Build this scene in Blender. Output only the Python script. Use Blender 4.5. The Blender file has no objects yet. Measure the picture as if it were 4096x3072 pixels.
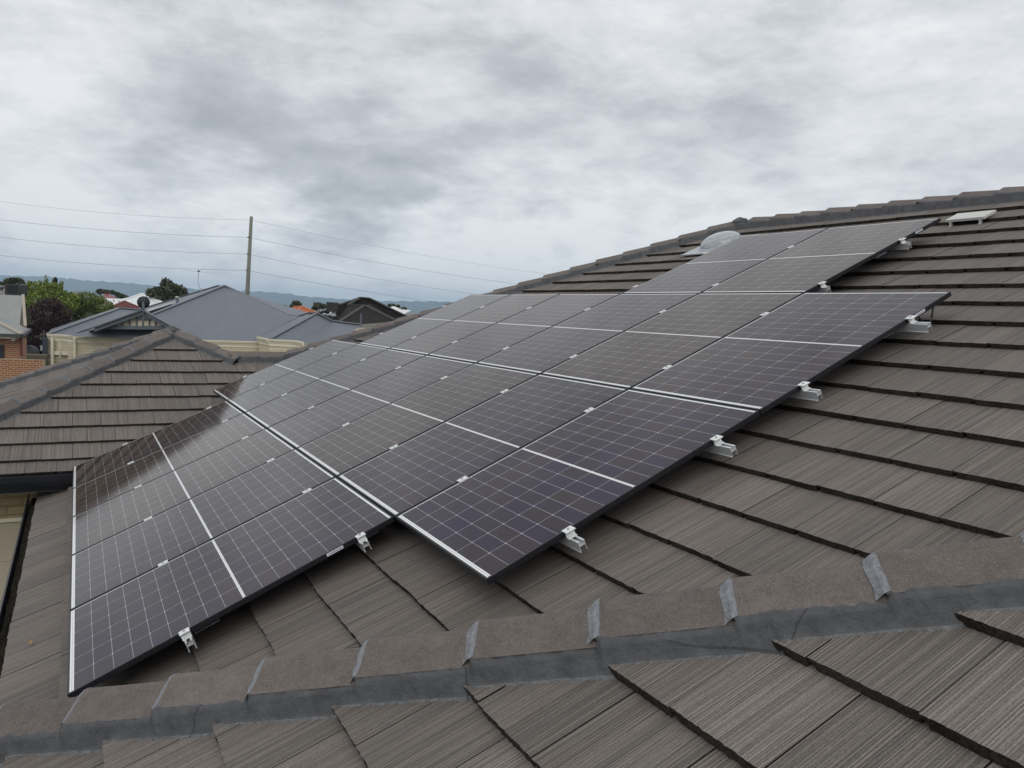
import bpy, bmesh, math, random
import numpy as np
from mathutils import Matrix, Vector

random.seed(7); np.random.seed(7)
scene = bpy.context.scene
COL = scene.collection
R_ = math.radians

# ------------------------------------------------------------------ camera
F_PX = 3085.7                              # focal length in pixels of the 4096 px wide photograph
RIGHT = Vector((0.87151524, -0.48836223, 0.04431175))
DOWN = Vector((-0.00422665, -0.09784198, -0.99519299))
FWD = Vector((0.49035021, 0.86713856, -0.08733491))
CAM = Vector((0.0515, -4.0453, 1.8745))
cam_data = bpy.data.cameras.new("camera"); cam = bpy.data.objects.new("camera", cam_data); COL.objects.link(cam)
cam_data.sensor_width = 36.0; cam_data.lens = 36.0 * F_PX / 4096.0
cam_data.clip_start = 0.05; cam_data.clip_end = 40000
M = Matrix.Identity(4)
for i in range(3):
    M[i][0], M[i][1], M[i][2], M[i][3] = RIGHT[i], -DOWN[i], -FWD[i], CAM[i]
cam.matrix_world = M
scene.camera = cam

def ray(px, py):
    return (RIGHT * ((px - 2048) / F_PX) + DOWN * ((py - 1536) / F_PX) + FWD)
FH = Vector((FWD.x, FWD.y, 0)).normalized()
def at(px, py, dist):
    """world point seen at a pixel, at a horizontal distance along the view"""
    r = ray(px, py); return CAM + r * (dist / r.dot(FH))

# ------------------------------------------------------------------ node helpers
class NT:
    def __init__(s, tree): s.t = tree; s.n = tree.nodes; s.l = tree.links
    def node(s, kind, **kw):
        n = s.n.new(kind)
        for k, v in kw.items(): setattr(n, k, v)
        return n
    def put(s, sock, v):
        if hasattr(v, 'is_output') or isinstance(v, bpy.types.NodeSocket): s.l.new(v, sock)
        else: sock.default_value = v
    def m(s, op, a, b=0.0, c=None, clamp=False):
        n = s.node('ShaderNodeMath', operation=op, use_clamp=clamp)
        s.put(n.inputs[0], a); s.put(n.inputs[1], b)
        if c is not None: s.put(n.inputs[2], c)
        return n.outputs[0]
    def vm(s, op, a, b=None, scale=None):
        n = s.node('ShaderNodeVectorMath', operation=op); s.put(n.inputs[0], a)
        if b is not None: s.put(n.inputs[1], b)
        if scale is not None: s.put(n.inputs['Scale'], scale)
        return n.outputs['Value'] if op in ('DOT_PRODUCT', 'LENGTH') else n.outputs['Vector']
    def comb(s, x, y, z=0.0):
        n = s.node('ShaderNodeCombineXYZ')
        for i, v in enumerate((x, y, z)): s.put(n.inputs[i], v)
        return n.outputs[0]
    def sep(s, v):
        n = s.node('ShaderNodeSeparateXYZ'); s.put(n.inputs[0], v); return n.outputs
    def noise(s, vec, scale, detail=2.0, rough=0.5, dist=0.0):
        n = s.node('ShaderNodeTexNoise'); s.put(n.inputs['Vector'], vec)
        n.inputs['Scale'].default_value = scale; n.inputs['Detail'].default_value = detail
        n.inputs['Roughness'].default_value = rough; n.inputs['Distortion'].default_value = dist
        return n.outputs['Fac']
    def ramp(s, fac, stops, interp='LINEAR'):
        n = s.node('ShaderNodeValToRGB'); s.put(n.inputs[0], fac); cr = n.color_ramp; cr.interpolation = interp
        while len(cr.elements) < len(stops): cr.elements.new(0.5)
        for e, (p, c) in zip(cr.elements, stops):
            e.position = p; e.color = (c, c, c, 1) if isinstance(c, (int, float)) else (*c, 1)
        return n.outputs['Color']
    def mix(s, f, a, b, blend='MIX'):
        n = s.node('ShaderNodeMix', data_type='RGBA', blend_type=blend)
        s.put(n.inputs[0], f)
        for sock, v in ((n.inputs[6], a), (n.inputs[7], b)):
            s.put(sock, (*v, 1) if isinstance(v, tuple) and len(v) == 3 else v)
        return n.outputs[2]
    def step(s, x, lo, hi):
        n = s.node('ShaderNodeMapRange', interpolation_type='SMOOTHSTEP'); s.put(n.inputs[0], x)
        n.inputs[1].default_value = lo; n.inputs[2].default_value = hi
        return n.outputs[0]

def new_mat(name):
    m = bpy.data.materials.new(name); m.use_nodes = True
    nt = NT(m.node_tree); b = m.node_tree.nodes['Principled BSDF']
    return m, nt, b
def bump(nt, b, height, dist, strength=1.0):
    n = nt.node('ShaderNodeBump'); n.inputs['Strength'].default_value = strength
    n.inputs['Distance'].default_value = dist; nt.put(n.inputs['Height'], height)
    nt.put(b.inputs['Normal'], n.outputs[0])
def grain(name, col, amt=0.25, scale=40.0, rough=0.7, spec=0.5, metallic=0.0, bmp=0.0, stretch=(1, 1, 1)):
    m, nt, b = new_mat(name)
    tc = nt.node('ShaderNodeTexCoord').outputs['Object']
    v = nt.vm('MULTIPLY', tc, stretch)
    f = nt.noise(v, scale, 4, 0.6); g = nt.noise(v, scale * 0.13, 3, 0.5)
    k = nt.m('ADD', nt.m('MULTIPLY', f, 0.6), nt.m('MULTIPLY', g, 0.4))
    lo = tuple(c * (1 - amt) for c in col); hi = tuple(min(1, c * (1 + amt)) for c in col)
    nt.put(b.inputs['Base Color'], nt.ramp(k, [(0.3, lo), (0.7, hi)]))
    b.inputs['Roughness'].default_value = rough; b.inputs['Metallic'].default_value = metallic
    b.inputs['Specular IOR Level'].default_value = spec
    if bmp: bump(nt, b, f, bmp)
    return m

# ------------------------------------------------------------------ sky, sun, exposure
world = bpy.data.worlds.new("World"); scene.world = world; world.use_nodes = True
wt = NT(world.node_tree); world.node_tree.nodes.clear()
SUN_EL, SUN_AZ = R_(44), R_(212)
sky = wt.node('ShaderNodeTexSky', sky_type='NISHITA', sun_disc=False, sun_elevation=SUN_EL, sun_rotation=SUN_AZ)
d = wt.vm('NORMALIZE', wt.node('ShaderNodeTexCoord').outputs['Generated'])
dx, dy, dz = wt.sep(d)
zz = wt.m('MAXIMUM', dz, 0.0)
inv = wt.m('DIVIDE', 1.0, wt.m('ADD', zz, 0.135))
pl = wt.comb(wt.m('MULTIPLY', dx, inv), wt.m('MULTIPLY', dy, inv), 0.0)
inv2 = wt.m('DIVIDE', 1.0, wt.m('ADD', zz, 0.38))
pl2 = wt.comb(wt.m('MULTIPLY', dx, inv2), wt.m('MULTIPLY', dy, inv2), 0.0)
n1 = wt.noise(wt.vm('ADD', pl2, (3.3, 1.7, 0.0)), 1.15, 6, 0.5, 0.15)
n2 = wt.noise(wt.vm('ADD', wt.comb(dx, dy, wt.m('MULTIPLY', dz, 2.0)), (8.1, 4.2, 2.0)), 4.8, 9, 0.60, 0.15)
n3 = wt.noise(wt.vm('ADD', wt.comb(dx, dy, wt.m('MULTIPLY', dz, 2.7)), (1.1, 9.2, 5.0)), 9.5, 9, 0.62, 0.10)
low_w = wt.m('SUBTRACT', 1.0, wt.step(zz, 0.05, 0.24))
cl = wt.m('ADD', wt.m('MULTIPLY', n1, 0.12), wt.m('ADD', wt.m('MULTIPLY', n2, 0.53), wt.m('MULTIPLY', n3, 0.35)))
cl = wt.m('ADD', cl, wt.m('MULTIPLY', wt.m('SUBTRACT', n3, 0.36), wt.m('MULTIPLY', low_w, 0.34)))
def lobe(px, py, k, amp):
    r = ray(px, py).normalized()
    dt = wt.vm('DOT_PRODUCT', d, tuple(r))
    e = wt.m('EXPONENT', wt.m('MULTIPLY', wt.m('SUBTRACT', dt, 1.0), k))
    return wt.m('MULTIPLY', e, amp)
# broad darker and lighter banks of cloud, as directions in the sky
for px, py, k, amp in ((650, 350, 160, -0.045), (1150, 330, 160, -0.05), (1550, 420, 260, -0.04), (2050, 330, 160, -0.06), (2420, 450, 200, -0.05),
                       (1000, 640, 180, -0.05), (1550, 690, 220, -0.05), (2050, 790, 260, -0.05), (1300, 860, 300, -0.04), (560, 600, 200, -0.05),
                       (2800, 520, 200, -0.03), (3150, 560, 220, -0.03), (1750, 850, 300, -0.05), (700, 900, 300, -0.03),
                       (120, 200, 60, 0.03), (60, 600, 90, 0.03), (1700, 500, 900, 0.05), (1300, 520, 900, 0.04), (2350, 640, 500, 0.06), (400, 90, 90, 0.04),
                       (2600, 800, 160, 0.06), (1900, 965, 260, 0.13), (1100, 985, 300, 0.07), (300, 1050, 240, 0.05), (1700, 1150, 160, 0.07), (3600, 300, 60, 0.025)):
    cl = wt.m('ADD', cl, lobe(px, py, k, amp))
ccol = wt.ramp(cl, [(0.30, (0.45, 0.472, 0.505)), (0.41, (0.59, 0.613, 0.645)), (0.49, (0.755, 0.777, 0.805)), (0.60, (0.94, 0.953, 0.965))])
# thin gaps low in the sky let pale blue through
gap = wt.m('MULTIPLY', wt.step(n3, 0.5, 0.68), wt.m('SUBTRACT', 1.0, wt.step(zz, 0.03, 0.2)))
skyb = wt.node('ShaderNodeMix', data_type='RGBA', blend_type='MULTIPLY'); skyb.inputs[0].default_value = 1.0
wt.put(skyb.inputs[6], sky.outputs[0]); skyb.inputs[7].default_value = (0.055, 0.055, 0.055, 1)
ccol = wt.mix(wt.m('MULTIPLY', gap, 0.55), ccol, (0.98, 1.03, 1.02))
# an overcast sky is brighter overhead than at the horizon
lift = wt.m('ADD', 0.98, wt.m('MULTIPLY', wt.step(zz, 0.40, 0.95), 0.10))
ccol = wt.mix(1.0, ccol, wt.comb(lift, lift, lift), 'MULTIPLY')
ccol = wt.mix(0.05, ccol, skyb.outputs[2], 'MIX')
bg = wt.node('ShaderNodeBackground'); wt.put(bg.inputs[0], ccol); bg.inputs[1].default_value = 1.0
out = wt.node('ShaderNodeOutputWorld'); wt.l.new(bg.outputs[0], out.inputs[0])

sun_data = bpy.data.lights.new("sun", 'SUN'); sun = bpy.data.objects.new("sun", sun_data); COL.objects.link(sun)
sun_data.energy = 1.0; sun_data.angle = R_(50); sun_data.color = (1.0, 0.97, 0.93)
sd = Vector((math.sin(SUN_AZ) * math.cos(SUN_EL), math.cos(SUN_AZ) * math.cos(SUN_EL), math.sin(SUN_EL)))
sun.rotation_euler = (-sd).to_track_quat('-Z', 'Y').to_euler()
scene.view_settings.view_transform = 'Standard'; scene.view_settings.look = 'None'
scene.view_settings.exposure = 0.0; scene.view_settings.gamma = 1.0; scene.view_settings.use_curve_mapping = False

# ------------------------------------------------------------------ object helpers
def tag(o, label=None, cat=None, group=None, kind=None):
    if label: o['label'] = label
    if cat: o['category'] = cat
    if group: o['group'] = group
    if kind: o['kind'] = kind
    return o
def empty(name, loc=(0, 0, 0), mat=None):
    o = bpy.data.objects.new(name, None); o.empty_display_size = 0.1; COL.objects.link(o)
    if mat is not None: o.matrix_world = mat
    else: o.location = loc
    return o
def link(name, me, mats, parent=None, mat=None, smooth=False):
    o = bpy.data.objects.new(name, me); COL.objects.link(o)
    if mats is not None:
        for mm in (mats if isinstance(mats, (list, tuple)) else [mats]): me.materials.append(mm)
    if mat is not None: o.matrix_world = mat
    if parent is not None:
        o.parent = parent
        if mat is None: o.matrix_parent_inverse = parent_inv(parent)
    if smooth:
        for p in me.polygons: p.use_smooth = True
    return o
def parent_inv(p):
    m = p.matrix_basis.copy(); q = p.parent
    while q is not None: m = q.matrix_basis @ q.matrix_parent_inverse.inverted().inverted() @ m if False else q.matrix_basis @ m; q = q.parent
    return m.inverted()
def local(o, parent):
    """make o a child that lives in the parent's own coordinates"""
    o.parent = parent; o.matrix_parent_inverse = Matrix.Identity(4); return o
class MB:
    """collects faces into one mesh"""
    def __init__(s): s.v = []; s.f = []; s.uv = []; s.mi = []; s.r = []
    def face(s, pts, uv=None, mi=0, r=(0.5, 0.5)):
        i = len(s.v); s.v += [tuple(p) for p in pts]; s.f.append(tuple(range(i, i + len(pts))))
        s.uv.append(uv if uv else [(0, 0)] * len(pts)); s.mi.append(mi); s.r.append(r)
    def box(s, lo, hi, mat=None, mi=0):
        x0, y0, z0 = lo; x1, y1, z1 = hi
        c = [Vector(p) for p in ((x0, y0, z0), (x1, y0, z0), (x1, y1, z0), (x0, y1, z0), (x0, y0, z1), (x1, y0, z1), (x1, y1, z1), (x0, y1, z1))]
        if mat is not None: c = [mat @ p for p in c]
        s.hexa(c, mi)
    def hexa(s, c, mi=0):
        i = len(s.v); s.v += [tuple(p) for p in c]
        for f in ((0, 3, 2, 1), (4, 5, 6, 7), (0, 1, 5, 4), (1, 2, 6, 5), (2, 3, 7, 6), (3, 0, 4, 7)):
            s.f.append(tuple(i + k for k in f)); s.uv.append([(0, 0)] * 4); s.mi.append(mi); s.r.append((0.5, 0.5))
    def sweep(s, prof, frames, mi=0, caps=True, closed=True):
        """prof: [(a,b)], frames: [(origin, ea, eb)]"""
        i = len(s.v); n = len(prof)
        for o, ea, eb in frames:
            for a, b in prof: s.v.append(tuple(Vector(o) + Vector(ea) * a + Vector(eb) * b))
        for k in range(len(frames) - 1):
            for j in range(n if closed else n - 1):
                j2 = (j + 1) % n
                s.f.append((i + k * n + j, i + k * n + j2, i + (k + 1) * n + j2, i + (k + 1) * n + j))
                s.uv.append([(0, 0)] * 4); s.mi.append(mi); s.r.append((0.5, 0.5))
        if caps and closed:
            for k in (0, len(frames) - 1):
                f = tuple(i + k * n + j for j in range(n)); f = f[::-1] if k == 0 else f
                s.f.append(f); s.uv.append([(0, 0)] * n); s.mi.append(mi); s.r.append((0.5, 0.5))
    def tube(s, pts, rad, seg=8, mi=0):
        pts = [Vector(p) for p in pts]; frames = []
        for k, p in enumerate(pts):
            t = (pts[min(k + 1, len(pts) - 1)] - pts[max(k - 1, 0)]).normalized()
            a = t.cross(Vector((0, 0, 1)) if abs(t.z) < 0.9 else Vector((1, 0, 0))).normalized(); b = a.cross(t)
            rr = rad[k] if isinstance(rad, (list, tuple)) else rad
            frames.append((p, a * rr, b * rr))
        s.sweep([(math.cos(2 * math.pi * j / seg), math.sin(2 * math.pi * j / seg)) for j in range(seg)], frames, mi)
    def mesh(s, name):
        me = bpy.data.meshes.new(name); me.from_pydata(s.v, [], s.f)
        uvl = me.uv_layers.new(name='UVMap'); flat = [c for f in s.uv for p in f for c in p]
        uvl.data.foreach_set('uv', flat)
        rl = me.uv_layers.new(name='rnd'); flat = [c for f, r in zip(s.f, s.r) for _ in f for c in r]
        rl.data.foreach_set('uv', flat)
        me.polygons.foreach_set('material_index', s.mi); me.update()
        return me
    def build(s, name, mats, parent=None, smooth=False):
        return link(name, s.mesh(name), mats, parent, smooth=smooth)

# ------------------------------------------------------------------ materials
def tile_material():
    m, nt, b = new_mat("concrete_tile")
    uv = nt.node('ShaderNodeUVMap', uv_map='UVMap').outputs[0]; rn = nt.node('ShaderNodeUVMap', uv_map='rnd').outputs[0]
    s, t, _ = nt.sep(uv); r1, r2, _ = nt.sep(rn)
    s2 = nt.m('ADD', s, nt.m('MULTIPLY', r2, 31.7))
    g1 = nt.noise(nt.comb(nt.m('MULTIPLY', s2, 125.0), nt.m('MULTIPLY', t, 1.1), r2), 1.0, 2, 0.6)
    g2 = nt.noise(nt.comb(nt.m('MULTIPLY', s2, 34.0), nt.m('MULTIPLY', t, 1.3), 3.0), 1.0, 2, 0.5)
    g3 = nt.noise(nt.comb(nt.m('MULTIPLY', s2, 260.0), nt.m('MULTIPLY', t, 9.0), 7.0), 1.0, 1, 0.5)
    sp = nt.noise(nt.comb(s2, t, r2), 330.0, 2, 0.6)
    wob = nt.noise(nt.comb(nt.m('MULTIPLY', s2, 26.0), nt.m('MULTIPLY', t, 1.1), r2), 1.0, 2, 0.5)
    comb_ = nt.m('SINE', nt.m('ADD', nt.m('MULTIPLY', s2, 2 * math.pi / 0.0082), nt.m('MULTIPLY', wob, 22.0)))
    line = nt.m('SUBTRACT', 1.0, nt.step(nt.m('ADD', comb_, nt.m('MULTIPLY', nt.m('SUBTRACT', g3, 0.5), 1.6)), -0.85, 0.0))
    grit = nt.noise(nt.comb(nt.m('MULTIPLY', s2, 160.0), nt.m('MULTIPLY', t, 60.0), r2), 1.0, 2, 0.6)
    depth = nt.step(nt.m('ADD', nt.m('MULTIPLY', g2, 0.6), nt.m('MULTIPLY', grit, 0.4)), 0.36, 0.62)
    streak = nt.step(nt.m('ADD', nt.m('MULTIPLY', g1, 0.85), nt.m('MULTIPLY', grit, 0.15)), 0.36, 0.62)
    groove = nt.m('MULTIPLY', nt.m('SUBTRACT', 1.0, nt.m('MULTIPLY', line, nt.m('ADD', 0.15, nt.m('MULTIPLY', depth, 0.60)))), nt.m('ADD', 0.52, nt.m('MULTIPLY', streak, 0.48)))
    k = nt.m('ADD', nt.m('MULTIPLY', groove, 0.42), nt.m('ADD', nt.m('MULTIPLY', g2, 0.10), nt.m('MULTIPLY', sp, 0.52)))
    col = nt.ramp(k, [(0.24, (0.046, 0.039, 0.034)), (0.54, (0.125, 0.109, 0.097)), (0.80, (0.232, 0.206, 0.184))])
    red = nt.step(nt.noise(nt.comb(nt.m('MULTIPLY', s, 7.0), nt.m('MULTIPLY', t, 2.0), 0.0), 1.0, 3, 0.6), 0.56, 0.74)
    col = nt.mix(nt.m('MULTIPLY', red, 0.34), col, (0.140, 0.098, 0.091))
    lf = nt.noise(nt.comb(s, t, 0.0), 0.9, 3, 0.55)
    tone = nt.m('ADD', nt.m('ADD', 0.74, nt.m('MULTIPLY', r1, 0.22)), nt.m('MULTIPLY', lf, 0.30))
    col = nt.mix(1.0, col, nt.comb(tone, tone, tone), 'MULTIPLY')
    fleck = nt.step(nt.noise(nt.comb(s2, t, 5.0), 520.0, 1, 0.5), 0.70, 0.78)
    col = nt.mix(nt.m('MULTIPLY', fleck, 0.5), col, (0.32, 0.295, 0.26))
    # pale scrapes and droppings here and there
    sc = nt.step(nt.noise(nt.comb(nt.m('MULTIPLY', s, 9.0), nt.m('MULTIPLY', t, 4.0), 9.0), 1.0, 4, 0.7), 0.75, 0.80)
    col = nt.mix(nt.m('MULTIPLY', sc, 0.35), col, (0.30, 0.30, 0.29))
    nt.put(b.inputs['Base Color'], col); b.inputs['Roughness'].default_value = 0.85; b.inputs['Specular IOR Level'].default_value = 0.25
    bump(nt, b, nt.m('ADD', groove, nt.m('MULTIPLY', sp, 0.4)), 0.0014, 0.6)
    return m
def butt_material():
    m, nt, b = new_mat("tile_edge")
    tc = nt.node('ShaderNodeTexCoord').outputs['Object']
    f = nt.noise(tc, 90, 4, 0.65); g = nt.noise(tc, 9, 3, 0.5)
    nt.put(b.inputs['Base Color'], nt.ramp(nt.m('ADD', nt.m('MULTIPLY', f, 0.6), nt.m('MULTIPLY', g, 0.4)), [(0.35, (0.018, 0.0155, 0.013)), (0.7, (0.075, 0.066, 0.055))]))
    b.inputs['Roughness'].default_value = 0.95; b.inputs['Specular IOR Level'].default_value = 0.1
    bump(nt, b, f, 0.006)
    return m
def cap_material():
    m, nt, b = new_mat("ridge_tile")
    tc = nt.node('ShaderNodeTexCoord').outputs['Object']; rnd = nt.node('ShaderNodeObjectInfo').outputs['Random']
    v = nt.vm('ADD', tc, nt.comb(nt.m('MULTIPLY', rnd, 50.0), 0.0, 0.0))
    f = nt.noise(v, 260, 3, 0.65); g = nt.noise(v, 14, 4, 0.6); h = nt.noise(v, 55, 3, 0.6)
    k = nt.m('ADD', nt.m('MULTIPLY', f, 0.5), nt.m('ADD', nt.m('MULTIPLY', g, 0.3), nt.m('MULTIPLY', h, 0.2)))
    col = nt.ramp(k, [(0.30, (0.082, 0.068, 0.060)), (0.5, (0.138, 0.118, 0.106)), (0.70, (0.202, 0.178, 0.160))])
    red = nt.step(nt.noise(v, 22, 4, 0.65), 0.54, 0.72)
    col = nt.mix(nt.m('MULTIPLY', red, 0.35), col, (0.105, 0.070, 0.063))
    fl = nt.step(nt.noise(v, 330, 1, 0.5), 0.63, 0.72)
    col = nt.mix(nt.m('MULTIPLY', fl, 0.6), col, (0.36, 0.33, 0.295))
    tone = nt.m('ADD', 0.86, nt.m('MULTIPLY', rnd, 0.26))
    col = nt.mix(1.0, col, nt.comb(tone, tone, tone), 'MULTIPLY')
    nt.put(b.inputs['Base Color'], col); b.inputs['Roughness'].default_value = 0.85; b.inputs['Specular IOR Level'].default_value = 0.25
    bump(nt, b, f, 0.0016)
    return m
def mortar_material(name, lo, hi, sc=16.0):
    m, nt, b = new_mat(name)
    tc = nt.node('ShaderNodeTexCoord').outputs['Object']
    f = nt.noise(tc, sc, 5, 0.6); h = nt.noise(tc, 220, 2, 0.6)
    k = nt.m('ADD', nt.m('MULTIPLY', f, 0.75), nt.m('MULTIPLY', h, 0.25))
    col = nt.ramp(k, [(0.33, lo), (0.68, hi)])
    vo = nt.node('ShaderNodeTexVoronoi', feature='DISTANCE_TO_EDGE'); nt.put(vo.inputs['Vector'], nt.vm('ADD', tc, nt.vm('SCALE', nt.node('ShaderNodeTexNoise').outputs['Color'], scale=0.25))); vo.inputs['Scale'].default_value = 2.1
    crack = nt.m('MULTIPLY', nt.m('LESS_THAN', vo.outputs['Distance'], 0.006), nt.step(nt.noise(tc, 1.7, 2), 0.45, 0.6))
    col = nt.mix(nt.m('MULTIPLY', crack, 0.6), col, (0.022, 0.023, 0.025))
    nt.put(b.inputs['Base Color'], col)
    b.inputs['Roughness'].default_value = 0.6; b.inputs['Specular IOR Level'].default_value = 0.35
    bump(nt, b, nt.m('ADD', nt.m('ADD', f, nt.m('MULTIPLY', h, 0.15)), nt.m('MULTIPLY', crack, -0.6)), 0.012)
    return m
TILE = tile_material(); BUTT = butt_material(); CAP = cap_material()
UNDER = grain("roof_underlay", (0.018, 0.017, 0.016), 0.2, 30, 0.95, 0.1)
MORTAR = mortar_material("flexible_mortar", (0.052, 0.053, 0.0565), (0.097, 0.099, 0.104))
JOINT = mortar_material("joint_mortar", (0.16, 0.168, 0.180), (0.29, 0.30, 0.32), 60.0)
JDARK = mortar_material("dark_joint_mortar", (0.105, 0.110, 0.118), (0.19, 0.197, 0.208), 50.0)
MEDGE = mortar_material("mortar_smear", (0.085, 0.086, 0.088), (0.19, 0.193, 0.195), 45.0)
VALLEY = grain("valley_metal", (0.045, 0.047, 0.05), 0.4, 6, 0.5, 0.5)
NAVY = grain("dark_gutter_paint", (0.016, 0.018, 0.023), 0.15, 8, 0.35, 0.5)
SOFFIT = grain("soffit_board", (0.35, 0.36, 0.38), 0.06, 5, 0.7)
ALU = grain("aluminium", (0.70, 0.715, 0.725), 0.05, 60, 0.42, 0.5, 0.55, 0.0, (1, 14, 1))
CLAMPM = grain("pale_anodised_clamp", (0.74, 0.75, 0.74), 0.06, 60, 0.45, 0.5, 0.25)
BOLT = grain("steel_bolt", (0.45, 0.46, 0.47), 0.1, 80, 0.35, 0.5, 0.9)
FRAME = grain("black_anodised_frame", (0.012, 0.012, 0.016), 0.2, 60, 0.42, 0.45)
STICKW = grain("sticker_paper", (0.72, 0.73, 0.78), 0.05, 30, 0.5)
STICKB = grain("sticker_print", (0.09, 0.10, 0.2), 0.2, 60, 0.5)
BLACKP = grain("black_plastic", (0.010, 0.010, 0.011), 0.2, 30, 0.5)
def brick_material(name, c1, c2, mortar, bw=0.30, bh=0.1, ms=0.012):
    m, nt, b = new_mat(name)
    uv = nt.node('ShaderNodeUVMap', uv_map='UVMap').outputs[0]
    br = nt.node('ShaderNodeTexBrick'); nt.put(br.inputs['Vector'], uv)
    br.inputs['Scale'].default_value = 1.0; br.inputs['Brick Width'].default_value = bw; br.inputs['Row Height'].default_value = bh
    br.inputs['Mortar Size'].default_value = ms; br.inputs['Color1'].default_value = (*c1, 1); br.inputs['Color2'].default_value = (*c2, 1)
    br.inputs['Mortar'].default_value = (*mortar, 1); br.inputs['Bias'].default_value = 0.0
    f = nt.noise(uv, 45, 4, 0.65)
    col = nt.mix(1.0, br.outputs['Color'], nt.ramp(f, [(0.3, 0.72), (0.7, 1.12)]), 'MULTIPLY')
    nt.put(b.inputs['Base Color'], col); b.inputs['Roughness'].default_value = 0.9
    bump(nt, b, nt.m('SUBTRACT', nt.m('MULTIPLY', f, 0.3), br.outputs['Fac']), 0.006)
    return m
def metal_roof(name, col, pitch=0.076, rough=0.45):
    m, nt, b = new_mat(name)
    uv = nt.node('ShaderNodeUVMap', uv_map='UVMap').outputs[0]; s, t, _ = nt.sep(uv)
    w = nt.m('SINE', nt.m('MULTIPLY', s, 2 * math.pi / pitch))
    lap = nt.m('LESS_THAN', nt.m('FRACT', nt.m('DIVIDE', s, 0.762 * 2)), 0.012)
    f = nt.noise(nt.comb(nt.m('MULTIPLY', s, 1.2), nt.m('MULTIPLY', t, 0.5), 0.0), 1.0, 4, 0.6)
    c = nt.ramp(f, [(0.3, tuple(x * 0.93 for x in col)), (0.7, tuple(x * 1.07 for x in col))])
    c = nt.mix(nt.m('MULTIPLY', lap, 0.35), c, tuple(x * 0.6 for x in col))
    nt.put(b.inputs['Base Color'], c); b.inputs['Roughness'].default_value = rough
    bump(nt, b, w, 0.009, 0.8)
    return m
def tiled_far(name, lo, hi, gauge=0.32):
    m, nt, b = new_mat(name)
    uv = nt.node('ShaderNodeUVMap', uv_map='UVMap').outputs[0]; s, t, _ = nt.sep(uv)
    fr = nt.m('FRACT', nt.m('DIVIDE', t, gauge))
    roll = nt.m('SINE', nt.m('MULTIPLY', s, 2 * math.pi / 0.15))
    f = nt.noise(nt.comb(nt.m('MULTIPLY', s, 3.0), nt.m('MULTIPLY', t, 3.0), 0.0), 1.0, 4, 0.65)
    c = nt.ramp(f, [(0.3, lo), (0.7, hi)])
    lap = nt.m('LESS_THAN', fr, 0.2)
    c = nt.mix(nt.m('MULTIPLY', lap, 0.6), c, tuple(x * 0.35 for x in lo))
    nt.put(b.inputs['Base Color'], c); b.inputs['Roughness'].default_value = 0.9; b.inputs['Specular IOR Level'].default_value = 0.2
    bump(nt, b, nt.m('ADD', nt.m('MULTIPLY', roll, 0.5), nt.m('SUBTRACT', 1.0, fr)), 0.03, 0.8)
    return m

# ------------------------------------------------------------------ roof geometry of the house we stand on
PHI = R_(24.0); CP, SP, TP = math.cos(PHI), math.sin(PHI), math.tan(PHI)
NMAIN = 0.16                                        # tile face below the top of the panel frames
UP = Vector((-SP, 0, CP))
def uvn(u, v, n): return Vector((v * CP + n * SP, u, v * SP - n * CP))

def clip(poly, hp):
    """poly [(s,t)], keep a*s+b*t<=c"""
    a, b, c = hp; res = []
    for i in range(len(poly)):
        p, q = poly[i], poly[(i + 1) % len(poly)]
        dp, dq = a * p[0] + b * p[1] - c, a * q[0] + b * q[1] - c
        if dp <= 0: res.append(p)
        if (dp < 0 and dq > 0) or (dp > 0 and dq < 0):
            k = dp / (dp - dq); res.append((p[0] + (q[0] - p[0]) * k, p[1] + (q[1] - p[1]) * k))
    return res
def tile_face(mb, O, S, Tv, courses, srange, planes, width, phase, seed, segs=8, jit=0.0025, t_next_last=0.33):
    """lay overlapping flat tiles on a roof face; O origin, S along the courses, Tv up the slope"""
    rng = random.Random(seed); N = S.cross(Tv)
    if N.z < 0: N = -N
    def W(s, t, h): return O + S * s + Tv * t + N * h
    for ci, t0 in enumerate(courses):
        t1 = courses[ci + 1] if ci + 1 < len(courses) else t0 + t_next_last
        off = phase + (0.5 * width if ci % 2 else 0.0)
        k0 = math.floor((srange[0] - off) / width); k1 = math.ceil((srange[1] - off) / width)
        for k in range(k0, k1):
            a = off + k * width + 0.0018; b = a + width - 0.0036
            dt, hj, tw = rng.uniform(-0.004, 0.004), rng.uniform(-0.0015, 0.001), rng.uniform(-0.002, 0.002)
            rr = (rng.random(), rng.random())
            lip = 0.020
            for (sa, sb, depth, ns) in ((a, b - lip, 0.0335, segs), (b - lip, b, 0.013, 1)):
                low = [(sa + (sb - sa) * i / ns, t0 + dt + rng.uniform(-jit, jit)) for i in range(ns + 1)]
                poly = low + [(sb, t1 + 0.03), (sa, t1 + 0.03)]
                for hp in planes(t0):
                    poly = clip(poly, hp)
                    if len(poly) < 3: break
                if len(poly) < 3: continue
                def hh(s, t): return -0.0315 * (t - t0) / (t1 - t0) + hj + tw * (s - a) / width
                top = [W(s, t, hh(s, t)) for s, t in poly]
                mb.face(top, [(s, t) for s, t in poly], 0, rr)
                n = len(poly)
                for i in range(n):
                    p, q = poly[i], poly[(i + 1) % n]
                    butt = max(p[1], q[1]) < t0 + 0.012
                    dj = rng.uniform(0, 0.003) if butt else 0
                    P, Q = top[i], top[(i + 1) % n]
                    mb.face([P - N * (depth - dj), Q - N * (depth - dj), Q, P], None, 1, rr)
def sheet(mb, O, S, Tv, poly, h, mi):
    N = S.cross(Tv); N = -N if N.z < 0 else N
    mb.face([O + S * s + Tv * t + N * h for s, t in poly], [(s, t) for s, t in poly], mi)

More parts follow.
